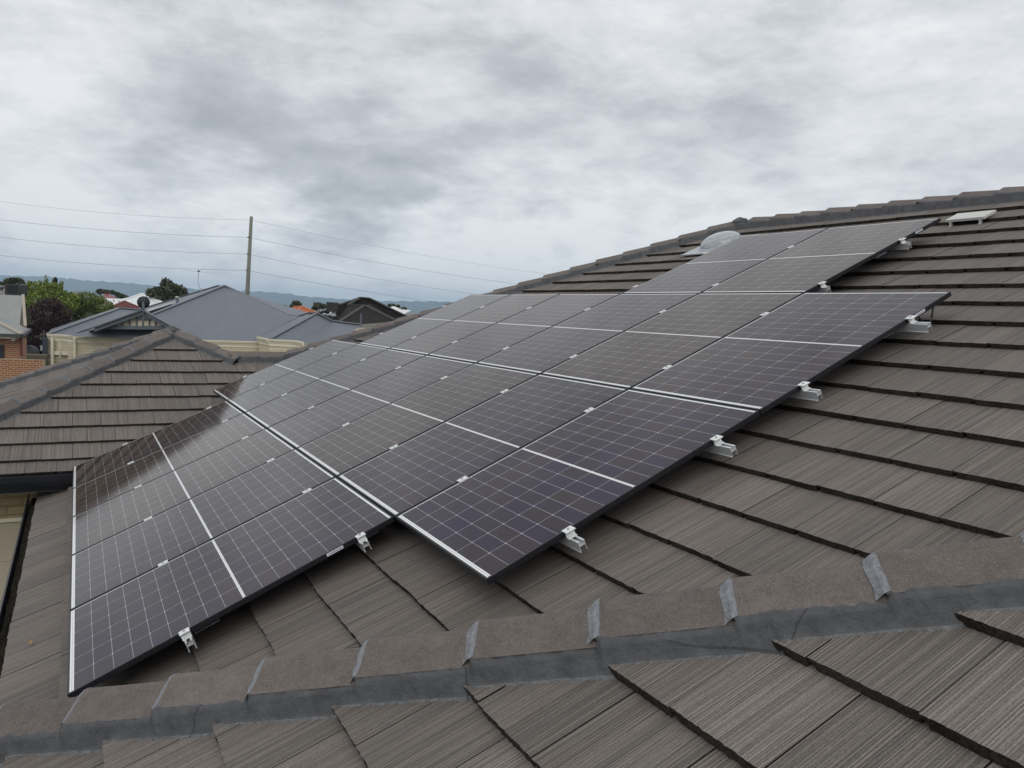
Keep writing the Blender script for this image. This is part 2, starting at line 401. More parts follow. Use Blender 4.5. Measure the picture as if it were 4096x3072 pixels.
house = empty("tiled_house", (7.5, 0.0, -2.95))
tag(house, "house with a brown-grey flat concrete tile roof that carries the solar panels", "house")
YV = Vector((0, 1, 0))
# --- main slope: s = world y, t = upslope (t=0 at v=0)
O_main = uvn(0, 0, NMAIN); X0, Z0 = O_main.x, O_main.z
_O = uvn(0, 0, -0.35); VAL = (_O.z - _O.x * TP - 0.955 * TP - Z0 + X0 * TP) / TP   # valley: x + y = VAL
XR, YR = 7.53, 3.37                                 # far end of the ridge (plan)
VR = (XR - X0) / CP
mc = [4.886 - 0.3337 * k for k in range(16, 0, -1)] + [4.886 + 0.3244 * k for k in range(0, 12)]
mc = [t for t in mc if t < VR - 0.02]
def main_planes(t0):
    L = [(0, 1, VR)]
    # valley against the near wing: y >= 0.25 - x
    L.append((-1, -CP, -(VAL + 0.02 - X0)))
    L.append((1, CP, XR + YR - X0))                 # far hip: x + y <= XR+YR
    z = Z0 + t0 * SP
    if z < 0.0: L.append((1, 0, 6.06))
    else: L.append((1, -CP, 5.17 + X0))             # far valley: y - x <= 5.2
    return L
mb = MB()
tile_face(mb, O_main, YV, Vector((CP, 0, SP)), mc, (-8.2, 8.2), main_planes, 0.293, -1.258, 11, 9)
sheet(mb, O_main, YV, Vector((CP, 0, SP)), [(0.62, -0.42), (6.06, -0.42), (6.06, 1.15), (8.05, 3.12), (YR, VR), (VAL - XR, VR)], -0.06, 2)
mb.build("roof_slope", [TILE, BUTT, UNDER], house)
# --- near wing: the slope in front of the camera, parallel to the main one but 0.5 m proud
NF = -0.35
O_f = uvn(0, 0, NF)
fc = [0.926 + 0.3197 * k for k in range(-9, 12)]
HF, HB = -1.020, 0.034                              # hip in plan: y = HF - (1 - HB) x
KH = 1.0 - HB
def f_planes(t0): return [(1, KH * CP, HF - KH * O_f.x), (0, 1, 4.6)]
mb = MB()
tile_face(mb, O_f, YV, Vector((CP, 0, SP)), fc, (-8.0, 1.3), f_planes, 0.289, -2.841, 23, 26, 0.0017)
sheet(mb, O_f, YV, Vector((CP, 0, SP)), [(-8, -2), (HF - KH * O_f.x + 2 * KH * CP, -2), (HF - KH * O_f.x - 4.6 * KH * CP, 4.6), (-8, 4.6)], -0.06, 2)
# hidden side of the near wing, falling away from us to the valley
hipF = lambda x: Vector((x, HF - KH * x, O_f.z + (x - O_f.x) * TP))
O_g = hipF(0.0); gS = Vector((1, 0, 0)); gT = Vector((0, -CP, SP))
def g_planes(t0): return [(1, -CP, 0.0) if False else (-1, CP, 0.0), (1, -CP, VAL - HF - 0.10), (1, 0, 4.0)]
tile_face(mb, O_g, gS, gT, [-1.6 + 0.322 * k for k in range(0, 20)], (-2.2, 4.2), g_planes, 0.293, 0.1, 31, 3)
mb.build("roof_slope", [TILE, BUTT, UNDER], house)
# --- far wing (hip ended block with its own peak), faces +y-uphill
YE = 4.85; PK = Vector((1.30, 8.75, -0.33 + (8.75 - YE) * TP))
YC = 8.03; XC0 = PK.x + (PK.y - YC); XC1 = 2.85
O_w = Vector((0, YE, -0.33)); wS = Vector((1, 0, 0)); wT = Vector((0, CP, SP))
wc = [(5.545 - YE) / CP] + [(8.237 - 0.3085 * k - YE) / CP for k in range(8, -1, -1)] + [(8.56 - YE) / CP]
wc = [wc[0]] + [t for t in wc[1:] if t > wc[0] + 0.1]
tpk = (PK.y - YE) / CP
def w_planes(t0):
    L = [(-1, CP, (PK.y - YE) - PK.x), (1, -CP, 0.36), (0, 1, tpk)]     # left hip, valley
    tc_ = (YC - YE) / CP
    if t0 + 0.02 > tc_: L.append((1, CP, PK.x + (PK.y - YE)))
    else: L.append((0, 1, 99))
    return L
mb = MB()
def w_planes2(t0):
    L = w_planes(t0); return L
tile_face(mb, O_w, wS, wT, wc, (-2.2, 3.2), w_planes2, 0.297, 0.142, 41, 6)
sheet(mb, O_w, wS, wT, [(-1.85, 0.8), (0.35, 0.8), (XC1, (YC - YE) / CP), (XC0, (YC - YE) / CP), (PK.x, tpk)], -0.06, 2)
# left face of the far wing (falls to -x), seen at a grazing angle
O_l = Vector((PK.x, PK.y, PK.z)); lS = Vector((0, 1, 0)); lT = Vector((CP, 0, SP))
def l_planes(t0): return [(1, CP, 0), (-1, CP, 0), (0, 1, 0)]
tile_face(mb, O_l, lS, lT, [-3.45 + 0.33 * k for k in range(0, 11)], (-3.6, 3.6), l_planes, 0.297, 0.05, 43, 4)
sheet(mb, O_l, lS, lT, [(-3.1, -3.4), (3.1, -3.4), (0, 0)], -0.06, 2)
# back faces (fall away to the north side)
bS = Vector((1, 0, 0)); bT = Vector((0, -CP, SP))
def b_planes(t0): return [(1, CP, 0) if False else (-1, CP, 0), (1, CP, 0), (0, 1, 0)]
tile_face(mb, PK.copy(), bS, bT, [-3.45 + 0.33 * k for k in range(0, 11)], (-3.6, 3.6), b_planes, 0.297, 0.05, 44, 2)
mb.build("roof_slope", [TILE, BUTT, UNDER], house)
mb = MB()
ZR = Z0 + VR * SP
def nb_planes(t0): return [(0, 1, 0), (-1, CP, 0), (1, 0, 4.6 + 2), (-1, 0, 5.3)]
O_n = Vector((XR, YR, ZR))
tile_face(mb, O_n, bS, bT, [-7.0 + 0.33 * k for k in range(0, 22)], (-5.3, 6.6), nb_planes, 0.297, 0.05, 45, 2)
def eb_planes(t0): return [(0, 1, 0), (1, -CP, YR)]
mbS = Vector((0, 1, 0)); mbT = Vector((-CP, 0, SP))
tile_face(mb, Vector((XR, 0, ZR)), mbS, mbT, [-3.3 + 0.33 * k for k in range(0, 10)], (-7.5, 4.4), lambda t: [(0, 1, 0), (1, CP, YR)], 0.297, 0.05, 46, 2)
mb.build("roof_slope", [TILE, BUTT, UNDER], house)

# --- valley trays
mb = MB()
def strip(a, b, side, w, lift):
    a, b = Vector(a), Vector(b); dn = (b - a).normalized(); e = Vector(side).normalized()
    return a, b, dn, e
p0 = Vector((0.36, 5.545, Z0 + (0.36 - X0) * TP)); p1 = Vector((2.85, 8.05, Z0 + (2.85 - X0) * TP))
for e in (Vector((1, -1, 0.0)).normalized(), Vector((-1, 1, 0.0)).normalized()):
    h = 0.14; rise = TP / math.sqrt(2) * h
    mb.face([p0 + Vector((0, 0, -0.035)), p1 + Vector((0, 0, -0.035)), p1 + e * h + Vector((0, 0, rise - 0.035)), p0 + e * h + Vector((0, 0, rise - 0.035))])
mb.build("valley_tray", VALLEY, house); mb = MB()
q0 = Vector((-0.3, VAL + 0.3, Z0 + (-0.3 - X0) * TP)); q1 = Vector((6.5, VAL - 6.5, Z0 + (6.5 - X0) * TP))
for e in (Vector((1, 1, 0)).normalized(), Vector((-1, -1, 0)).normalized()):
    h = 0.12; rise = TP / math.sqrt(2) * h
    mb.face([q0 + Vector((0, 0, -0.03)), q1 + Vector((0, 0, -0.03)), q1 + e * h + Vector((0, 0, rise - 0.03)), q0 + e * h + Vector((0, 0, rise - 0.03))])
mb.build("valley_tray", VALLEY, house)

# --- ridge and hip caps
CAPL = 0.382
PROF = [(-0.118, 0.001), (-0.064, 0.034), (-0.019, 0.061), (-0.007, 0.066), (0.007, 0.066), (0.019, 0.061), (0.064, 0.034), (0.118, 0.001)]
def raised(prof, r): return [(a * (1 + r * 1.2), b + r) for a, b in prof]
def cap_mesh(length):
    mb = MB(); inner = [(a * 0.93, b - 0.014) for a, b in reversed(PROF)]
    full = PROF + inner
    fr = []
    for s, r in ((0.0, 0.0225), (0.006, 0.025), (0.05, 0.023), (length * 0.5, 0.013), (length, 0.001)):
        pr = raised(PROF, r) + [(a * 0.93, b - 0.014 + r) for a, b in reversed(PROF)]
        fr.append((s, pr))
    i = 0
    for s, pr in fr: mb.v += [(s, a, b) for a, b in pr]
    n = len(full)
    for k in range(len(fr) - 1):
        for j in range(n):
            j2 = (j + 1) % n
            mb.f.append((k * n + j, (k + 1) * n + j, (k + 1) * n + j2, k * n + j2))
    mb.f.append(tuple(range(n))); mb.f.append(tuple((len(fr) - 1) * n + j for j in range(n))[::-1])
    mb.uv = [[(0, 0)] * len(f) for f in mb.f]; mb.mi = [0] * len(mb.f); mb.r = [(0.5, 0.5)] * len(mb.f)
    return mb.mesh("ridge_cap")
CAPMESH = cap_mesh(CAPL + 0.02)
def joint_mesh(seed, w):
    rng = random.Random(seed); mb = MB(); rows = []
    top = raised(PROF, 0.025); low = raised(PROF, 0.0060)
    def dens(pr):
        o = []
        for i in range(len(pr) - 1):
            for k in range(3): o.append((pr[i][0] + (pr[i + 1][0] - pr[i][0]) * k / 3, pr[i][1] + (pr[i + 1][1] - pr[i][1]) * k / 3))
        return o + [pr[-1]]
    top, low = dens(top), dens(low)
    n = len(top)
    A = [(-w + rng.uniform(-0.0035, 0.0035), a, b + 0.0005) for a, b in low]
    A0 = [(x, a, b - 0.012) for x, a, b in A]
    Bq = [(-0.004 + rng.uniform(-0.003, 0.002), a, b - 0.003) for a, b in top]
    Cq = [(0.008 + rng.uniform(-0.0025, 0.003), a, b + 0.0022) for a, b in top]
    Dq = [(0.016, a, b - 0.010) for a, b in top]
    A, A0, Bq, Cq, Dq = [[(x, a * 0.972, b + 0.0035 * abs(a) / 0.118) for x, a, b in row] for row in (A, A0, Bq, Cq, Dq)]
    for row in (A0, A, Bq, Cq, Dq): mb.v += row
    for k in range(4):
        for j in range(n - 1): mb.f.append((k * n + j, (k + 1) * n + j, (k + 1) * n + j + 1, k * n + j + 1))
    mb.uv = [[(0, 0)] * 4 for f in mb.f]; mb.mi = [0] * len(mb.f); mb.r = [(0.5, 0.5)] * len(mb.f)
    return mb.mesh("joint_mortar")
JM = [joint_mesh(100 + k, w) for k, w in enumerate((0.006, 0.007, 0.009, 0.011, 0.013, 0.016, 0.021, 0.027))]
JD = [joint_mesh(200 + k, w) for k, w in enumerate((0.014, 0.022, 0.030))]
CAPMESH.materials.append(CAP)
for j in JM: j.materials.append(JOINT)
for j in JD: j.materials.append(JDARK)
def cap_run(A, B, phase, cross, seed, wide=False, thin=False, surf=None):
    """caps from A (low end) to B, first lower edge at phase metres past A; cross = roof fall sideways"""
    A, B = Vector(A), Vector(B); L = (B - A).length; dv = (B - A).normalized()
    e = dv.cross(Vector((0, 0, 1))).normalized(); w = e.cross(dv); rng = random.Random(seed)
    s = phase; ki = 0; starts = [phase - CAPL]
    while s < L - 0.04:
        starts.append(s); Mx = Matrix.Identity(4); jw = rng.uniform(-0.006, 0.006)
        o = A + dv * s + w * rng.uniform(-0.002, 0.003) + e * rng.uniform(-0.003, 0.003)
        dd = (dv + e * jw).normalized(); ee = dd.cross(w).normalized()
        for i in range(3): Mx[i][0], Mx[i][1], Mx[i][2], Mx[i][3] = dd[i], -ee[i], w[i], o[i]
        if s + CAPL + 0.02 > L + 0.02:
            k = max(0.1, (L + 0.01 - s) / (CAPL + 0.02)); Mx = Mx @ Matrix.Diagonal((k, 1, 1, 1))
        cp = link("ridge_cap", CAPMESH, None, house); cp.matrix_parent_inverse = parent_inv(house); cp.matrix_basis = Mx
        jm = JM[max(0, min(7, ki + rng.randrange(-1, 2)))] if wide else JD[rng.randrange(2 if thin else 3)]; ki += 1
        jo = link("joint_mortar", jm, None, None); local(jo, cp)
        s += CAPL * (rng.uniform(0.970, 0.978) if wide else rng.uniform(0.985, 1.015))
    # mortar bed under both sides
    mb = MB(); n = max(2, int(L / (0.012 if surf else 0.045))); rows = []; j1 = j2 = 0.0
    for k in range(n + 1):
        p = A + dv * (L * k / n); row = []
        q = L * k / n; q = min(1.0, (q - max(x for x in starts + [-9.0] if x <= q + 1e-6)) / CAPL) if q >= starts[0] else 0.5
        fl = max(0.0, 0.0245 * (1 - q))
        for sg in (-1, 1):
            j1 = j1 * 0.6 + rng.uniform(-0.0012, 0.0012); j2 = j2 * 0.7 + rng.uniform(-0.0028, 0.003)
            def sf(o_, off):
                q_ = p + e * (sg * o_)
                if surf is None: return -o_ * cross - 0.016 + off
                return (surf(q_, sg) - q_.z) + off
            row.append([(sg * 0.090, 0.010 + fl), (sg * (0.1195 * (1 + 1.2 * fl) + 0.4 * j1), 0.0035 + fl + 0.8 * j2), (sg * (0.1235 + 0.6 * fl + j1), -0.012 + 0.7 * fl), (sg * (0.132 + j2), max(sf(0.132, 0.010), -0.06)), (sg * (0.139 + j2), sf(0.139, 0.004)), (sg * (0.146 + 1.5 * j2), sf(0.146, -0.004)), (sg * (0.150 + j2), sf(0.150, -0.05))])
        rows.append((p, row))
    for si in (0, 1):
        base = len(mb.v); m_ = 7
        for p, row in rows:
            for a, b in row[si]: mb.v.append(tuple(p + e * a + w * b))
        for k in range(n):
            for j in range(m_ - 1):
                f = (base + k * m_ + j, base + k * m_ + j + 1, base + (k + 1) * m_ + j + 1, base + (k + 1) * m_ + j)
                mb.f.append(f if si else f[::-1]); mb.uv.append([(0, 0)] * 4); mb.mi.append(1 if j >= 4 else 0); mb.r.append((0.5, 0.5))
    mb.build("mortar_bedding", [MORTAR, MEDGE], house, smooth=True)
HC = TP / math.sqrt(2)
def lerp(a, b, k): return Vector(a) * (1 - k) + Vector(b) * k
A = hipF(-1.08); B = hipF(3.6)
ph = ((0.03 - A.x) / ((B - A).normalized().x) + 0.122) % CAPL
def f_surface(q, sg):
    # tile surface of the near wing, stepped at each course (side facing us); plain slope on the hidden side
    t = (q.x - O_f.x) / CP; zf = O_f.z + t * SP
    zg = hipF(0).z - (q.y - HF) * TP
    if q.y + KH * q.x < HF:
        k = (t - fc[0]) / 0.3197; fr = k - math.floor(k); return zf - 0.0315 * fr * CP
    return zg - 0.012
cap_run(A, B, ph, HC, 5, wide=True, surf=f_surface)
zmain = lambda x: Z0 + (x - X0) * TP
A = Vector((2.88, XR + YR - 2.88, zmain(2.88))); B = Vector((XR + 0.02, YR - 0.02, ZR + 0.01))
cap_run(A, B, 0.02, HC, 6, thin=True)
cap_run(Vector((XR, YR + 0.02, ZR - 0.005)), Vector((XR, -2.6, ZR - 0.005)), 0.24, TP, 7)
E_l = Vector((PK.x - 3.12, PK.y - 3.12, PK.z - 3.12 * TP)); E_b = Vector((PK.x - 3.12, PK.y + 3.12, PK.z - 3.12 * TP))
cap_run(E_l, PK, 0.27, HC, 8); cap_run(E_b, PK, 0.1, HC, 9)
CR0 = Vector((XC0, YC, PK.z - (PK.y - YC) * TP))
cap_run(CR0 + Vector((0.12, -0.12, -0.12 * TP)), PK, 0.02, HC, 10)
cap_run(Vector((2.92, YC, CR0.z + 0.0)), Vector((XC0 + 0.10, YC, CR0.z)), 0.12, TP, 12)
# blobs of mortar where caps meet
def blob(p, r, sq, seed):
    bm = bmesh.new(); bmesh.ops.create_icosphere(bm, subdivisions=3, radius=1.0); rng = random.Random(seed)
    for v in bm.verts:
        k = 1 + 0.10 * math.sin(v.co.x * 5 + seed) + 0.08 * math.sin(v.co.y * 7 + v.co.z * 4 + seed * 2) + rng.uniform(-0.03, 0.03)
        v.co = Vector((v.co.x * r * k, v.co.y * r * k, v.co.z * r * sq * k)) + Vector(p)
    me = bpy.data.meshes.new("apex_mortar"); bm.to_mesh(me); bm.free()
    link("apex_mortar", me, MORTAR, house, smooth=True)
blob(PK + Vector((0, 0, 0.02)), 0.115, 0.62, 1)
blob(Vector((XR, YR, ZR + 0.02)), 0.12, 0.62, 2)
blob(CR0 + Vector((0.03, -0.01, 0.0)), 0.115, 0.5, 3)
blob(Vector((2.88, 8.02, CR0.z - 0.02)), 0.13, 0.45, 4)

# --- gutters, fascia, soffit, walls
def gutter(a, b, outdir, name="gutter"):
    a, b = Vector(a), Vector(b); o = Vector(outdir).normalized(); z = Vector((0, 0, 1))
    prof = [(0.0, -0.01), (0.0, -0.105), (0.095, -0.105), (0.112, -0.055), (0.112, 0.012), (0.124, 0.012), (0.124, -0.002), (0.118, -0.060), (0.1, -0.112), (-0.006, -0.112), (-0.006, -0.01)]
    mb = MB(); mb.sweep(prof, [(a, o, z), (b, o, z)]); mb.build(name, NAVY, house)
ZE = zmain(uvn(0, -0.45, NMAIN).x)
XE = uvn(0, -0.45, NMAIN).x
gutter((XE + 0.03, 0.65, ZE - 0.03), (XE + 0.03, 5.98, ZE - 0.03), (-1, 0, 0))
ZW = -0.33 + (5.545 - YE) * TP
gutter((PK.x - 3.2, 5.57, ZW - 0.03), (0.34, 5.57, ZW - 0.03), (0, -1, 0))
gutter((PK.x - 3.2, 5.57, ZW - 0.03), (PK.x - 3.2, 11.95, ZW - 0.03), (-1, 0, 0))
# leaf litter in the main gutter
LITTER = grain("gutter_litter", (0.030, 0.025, 0.018), 0.7, 60, 0.95, 0.1, 0, 0.03)
mb = MB(); rng = random.Random(3); rows = []
for k in range(60):
    y = 0.7 + k * 0.0893
    rows.append([(XE + 0.03 - 0.012 - 0.02 * j, y, ZE - 0.085 + rng.uniform(0, 0.03)) for j in range(5)])
for k in range(59):
    for j in range(4): mb.face([rows[k][j], rows[k][j + 1], rows[k + 1][j + 1], rows[k + 1][j]])
mb.build("gutter_litter", LITTER, house)
mb = MB()
mb.box((XE + 0.03, 0.65, ZE - 0.22), (XE + 0.05, 5.98, ZE - 0.035))
mb.box((PK.x - 3.2, 5.58, ZW - 0.22), (0.30, 5.60, ZW - 0.035))
mb.build("fascia", NAVY, house)
mb = MB()
mb.box((PK.x - 3.18, 5.602, ZW - 0.23), (0.32, 6.06, ZW - 0.21))
mb.box((XE + 0.052, 0.65, ZE - 0.23), (0.2, 6.05, ZE - 0.21))
mb.build("soffit", SOFFIT, house)
TANBRICK = brick_material("tan_brick", (0.40, 0.30, 0.17), (0.46, 0.36, 0.22), (0.30, 0.235, 0.14), 0.30, 0.098, 0.010)
def wall_quad(mb, a, b, z0, z1, mi=0, uoff=0.0):
    a, b = Vector(a), Vector(b); L = (Vector((b.x, b.y, 0)) - Vector((a.x, a.y, 0))).length
    mb.face([(a.x, a.y, z0), (b.x, b.y, z0), (b.x, b.y, z1), (a.x, a.y, z1)], [(uoff, z0), (uoff + L, z0), (uoff + L, z1), (uoff, z1)], mi)
mb = MB()
ZG = -2.95
wall_quad(mb, (PK.x - 2.7, 6.06, 0), (0.9, 6.06, 0), -0.625, ZW - 0.2)
wall_quad(mb, (PK.x - 2.7, 11.4, 0), (PK.x - 2.7, 6.06, 0), ZG, ZW - 0.2, 0, 1.3)
wall_quad(mb, (0.18, 6.05, 0), (0.18, 0.7, 0), ZG, ZE - 0.2, 0, 0.4)
wall_quad(mb, (0.9, 11.4, 0), (PK.x - 2.7, 11.4, 0), ZG, ZW - 0.2, 0, 0.4)
mb.build("wall", TANBRICK, house)
CREAM = grain("cream_paint", (0.78, 0.72, 0.58), 0.05, 8, 0.55)
BEIGE = grain("beige_door_paint", (0.50, 0.44, 0.335), 0.04, 4, 0.5)
mb = MB(); mb.box((PK.x - 2.7, 6.03, -0.665), (0.16, 6.10, -0.622)); mb.build("door_lintel", CREAM, house)
mb = MB(); mb.box((PK.x - 2.7, 6.07, ZG), (0.16, 6.11, -0.668))
for k in range(1, 5): mb.box((PK.x - 2.7, 6.062, -0.668 - k * 0.45), (0.16, 6.069, -0.655 - k * 0.45))
mb.build("garage_door", BEIGE, house)

# ------------------------------------------------------------------ solar panels
PW, PL, PT = 1.1165, 1.757, 0.030
CPITCH, RPITCH = 1.1333, 1.7661
def panel_glass_material():
    m, nt, b = new_mat("solar_cells")
    tc = nt.node('ShaderNodeTexCoord').outputs['Object']; bx, ay, _ = nt.sep(tc)
    rnd = nt.node('ShaderNodeObjectInfo').outputs['Random']
    a0, a1 = 0.0112, PW - 0.0112 - 0.0065
    e0, e1, mid = 0.0105 + 0.020, PL - 0.0105 - 0.012, PL / 2
    hm = 0.0066
    ca = (a1 - a0) / 6.0; c1 = (mid - hm - e0) / 9.0; c2 = (e1 - mid - hm) / 9.0
    ua = nt.m('DIVIDE', nt.m('SUBTRACT', ay, a0), ca)
    up = nt.m('GREATER_THAN', bx, mid)
    ub1 = nt.m('DIVIDE', nt.m('SUBTRACT', bx, e0), c1); ub2 = nt.m('ADD', nt.m('DIVIDE', nt.m('SUBTRACT', bx, mid + hm), c2), 9.0)
    ub = nt.m('ADD', nt.m('MULTIPLY', ub1, nt.m('SUBTRACT', 1.0, up)), nt.m('MULTIPLY', ub2, up))
    def gapline(u, size, half):
        fr = nt.m('ABSOLUTE', nt.m('SUBTRACT', nt.m('FRACT', u), 0.5))      # .5 at the borders
        dist = nt.m('MULTIPLY', nt.m('SUBTRACT', 0.5, fr), size)
        return dist, nt.m('LESS_THAN', dist, half)
    da, la = gapline(ua, ca, 0.0010); db, lb = gapline(ub, c1, 0.00085)
    corner = nt.m('LESS_THAN', nt.m('ADD', da, db), 0.0056)
    # margins of white backsheet
    mar = nt.m('GREATER_THAN', ay, a1)
    for x in (nt.m('LESS_THAN', bx, e0), nt.m('GREATER_THAN', bx, e1), nt.m('LESS_THAN', nt.m('ABSOLUTE', nt.m('SUBTRACT', bx, mid)), hm)):
        mar = nt.m('MAXIMUM', mar, x)
    white = nt.m('MAXIMUM', nt.m('MAXIMUM', la, lb), nt.m('MAXIMUM', mar, corner))
    # tinned ribbons running in the margins
    rib = nt.m('LESS_THAN', nt.m('ABSOLUTE', nt.m('SUBTRACT', bx, e0 - 0.009)), 0.0025)
    rib = nt.m('MAXIMUM', rib, nt.m('LESS_THAN', nt.m('ABSOLUTE', nt.m('SUBTRACT', bx, mid)), 0.0022))
    wire = nt.m('LESS_THAN', nt.m('ABSOLUTE', nt.m('SUBTRACT', nt.m('FRACT', nt.m('MULTIPLY', ua, 16.0)), 0.5)), 0.075)
    cid = nt.comb(nt.m('FLOOR', ua), nt.m('FLOOR', ub), nt.m('MULTIPLY', rnd, 97.0))
    wn = nt.node('ShaderNodeTexWhiteNoise', noise_dimensions='3D'); nt.put(wn.inputs['Vector'], cid)
    cell = nt.ramp(wn.outputs['Value'], [(0.0, (0.0145, 0.0095, 0.0340)), (0.5, (0.0200, 0.0125, 0.0290)), (1.0, (0.0280, 0.0180, 0.0190))])
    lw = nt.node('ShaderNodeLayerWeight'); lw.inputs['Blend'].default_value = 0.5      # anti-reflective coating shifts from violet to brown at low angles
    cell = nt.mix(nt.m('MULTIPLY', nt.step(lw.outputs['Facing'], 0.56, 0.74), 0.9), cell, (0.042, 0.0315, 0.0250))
    pt = nt.ramp(rnd, [(0.0, (0.85, 0.85, 1.10)), (1.0, (1.25, 1.08, 0.80))])
    cell = nt.mix(1.0, cell, pt, 'MULTIPLY')
    cell = nt.mix(nt.m('MULTIPLY', wire, 0.65), cell, (0.060, 0.050, 0.062))
    thin = nt.m('MAXIMUM', la, lb)
    col = nt.mix(thin, cell, (0.43, 0.43, 0.45)); col = nt.mix(corner, col, (0.50, 0.50, 0.52)); col = nt.mix(mar, col, (0.76, 0.77, 0.77)); col = nt.mix(rib, col, (0.50, 0.51, 0.50))
    dust = nt.noise(nt.vm('ADD', tc, nt.comb(nt.m('MULTIPLY', rnd, 40.0), 0.0, 0.0)), 3.0, 5, 0.6)
    smear = nt.step(nt.noise(nt.vm('MULTIPLY', nt.vm('ADD', tc, nt.comb(nt.m('MULTIPLY', rnd, 71.0), 0.0, 0.0)), (4.0, 11.0, 1.0)), 1.0, 4, 0.65), 0.70, 0.80)
    col = nt.mix(nt.m('MULTIPLY', smear, 0.05), col, (0.45, 0.47, 0.55))
    nt.put(b.inputs['Base Color'], col)
    nt.put(b.inputs['Roughness'], nt.m('ADD', 0.055, nt.m('MULTIPLY', dust, 0.05)))
    b.inputs['IOR'].default_value = 1.31; b.inputs['Specular Tint'].default_value = (1.0, 0.935, 0.885, 1); b.inputs['Specular IOR Level'].default_value = 0.5
    return m
CELLS = panel_glass_material()
def frame_mesh():
    mb = MB(); w = 0.0105
    # each rail of the frame: outer wall, top lip and bottom flange in one profile
    outer = [(0, 0), (PL, 0), (PL, PW), (0, PW)]
    def ring(off, z): return [(off, off, z), (PL - off, off, z), (PL - off, PW - off, z), (off, PW - off, z)]
    rings = [ring(0.0, -PT), ring(0.0, -0.0118), ring(0.0008, -0.0112), ring(0.0, -0.0105), ring(0.0, -0.0012), ring(0.0012, 0.0), ring(w, 0.0), ring(w, -0.0065), ring(0.0022, -0.0065), ring(0.0022, -PT + 0.002), ring(0.024, -PT + 0.002), ring(0.024, -PT)]
    for r in rings: mb.v += r
    n = len(rings)
    for k in range(n):
        for j in range(4):
            a, b_ = k * 4 + j, k * 4 + (j + 1) % 4; c, d_ = ((k + 1) % n) * 4 + (j + 1) % 4, ((k + 1) % n) * 4 + j
            mb.f.append((a, b_, c, d_))
    mb.uv = [[(0, 0)] * 4 for f in mb.f]; mb.mi = [0] * len(mb.f); mb.r = [(0.5, 0.5)] * len(mb.f)
    return mb.mesh("frame")
FRM = frame_mesh(); FRM.materials.append(FRAME)
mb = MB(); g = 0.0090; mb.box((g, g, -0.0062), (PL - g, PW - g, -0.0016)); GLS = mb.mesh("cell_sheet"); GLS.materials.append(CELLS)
mb = MB()
for k in range(9): mb.box((0.022, 0.0, -0.011), (0.0225, 0.001, -0.0105)) if False else None
mb.box((0.0, -0.0014, -0.0215), (0.098, -0.0003, -0.0045)); STK = mb.mesh("sticker"); STK.materials.append(STICKW)
mb = MB(); rng = random.Random(5); x = 0.012
while x < 0.084:
    w_ = rng.uniform(0.003, 0.008); mb.box((x, -0.0020, -0.0155), (x + w_, -0.00145, -0.0105)); x += w_ + 0.0022
STP = mb.mesh("sticker_print"); STP.materials.append(STICKB)
def slope_matrix(u, v, n):
    Mx = Matrix.Identity(4); o = uvn(u, v, n)
    for i, (a, b_, c) in enumerate(zip((CP, 0, SP), (0, 1, 0), (-SP, 0, CP))): Mx[i][0], Mx[i][1], Mx[i][2], Mx[i][3] = a, b_, c, o[i]
    return Mx
ROWS = [(0, 4), (-1, 5), (-1, 4), (0, 1)]
RNAME = ["lowest row", "second row up", "third row up", "short top row"]
ORD = ["nearest", "second", "third", "fourth", "fifth", "sixth", "farthest"]
for r, (c0, c1) in enumerate(ROWS):
    n = c1 - c0 + 1
    for c in range(c0, c1 + 1):
        i = c - c0
        pos = "nearest one of the" if i == 0 else ("farthest one of the" if i == n - 1 else f"{ORD[i]} from the near end of the")
        p = empty("solar_panel", mat=slope_matrix(c * CPITCH, r * RPITCH + random.uniform(-0.0015, 0.0015), random.uniform(-0.0008, 0.0008)))
        tag(p, f"dark solar panel, the {pos} {RNAME[r]}", "solar panel", "solar panels on the tiled roof")
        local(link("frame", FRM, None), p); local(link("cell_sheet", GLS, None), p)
        if i == 0 and r in (0, 2, 3):
            sx = {0: 1.34, 2: 1.38, 3: 1.40}[r]
            st = link("sticker", STK, None); local(st, p); st.matrix_basis = Matrix.Translation((sx, 0, 0))
            sp_ = link("sticker_print", STP, None); local(sp_, st)
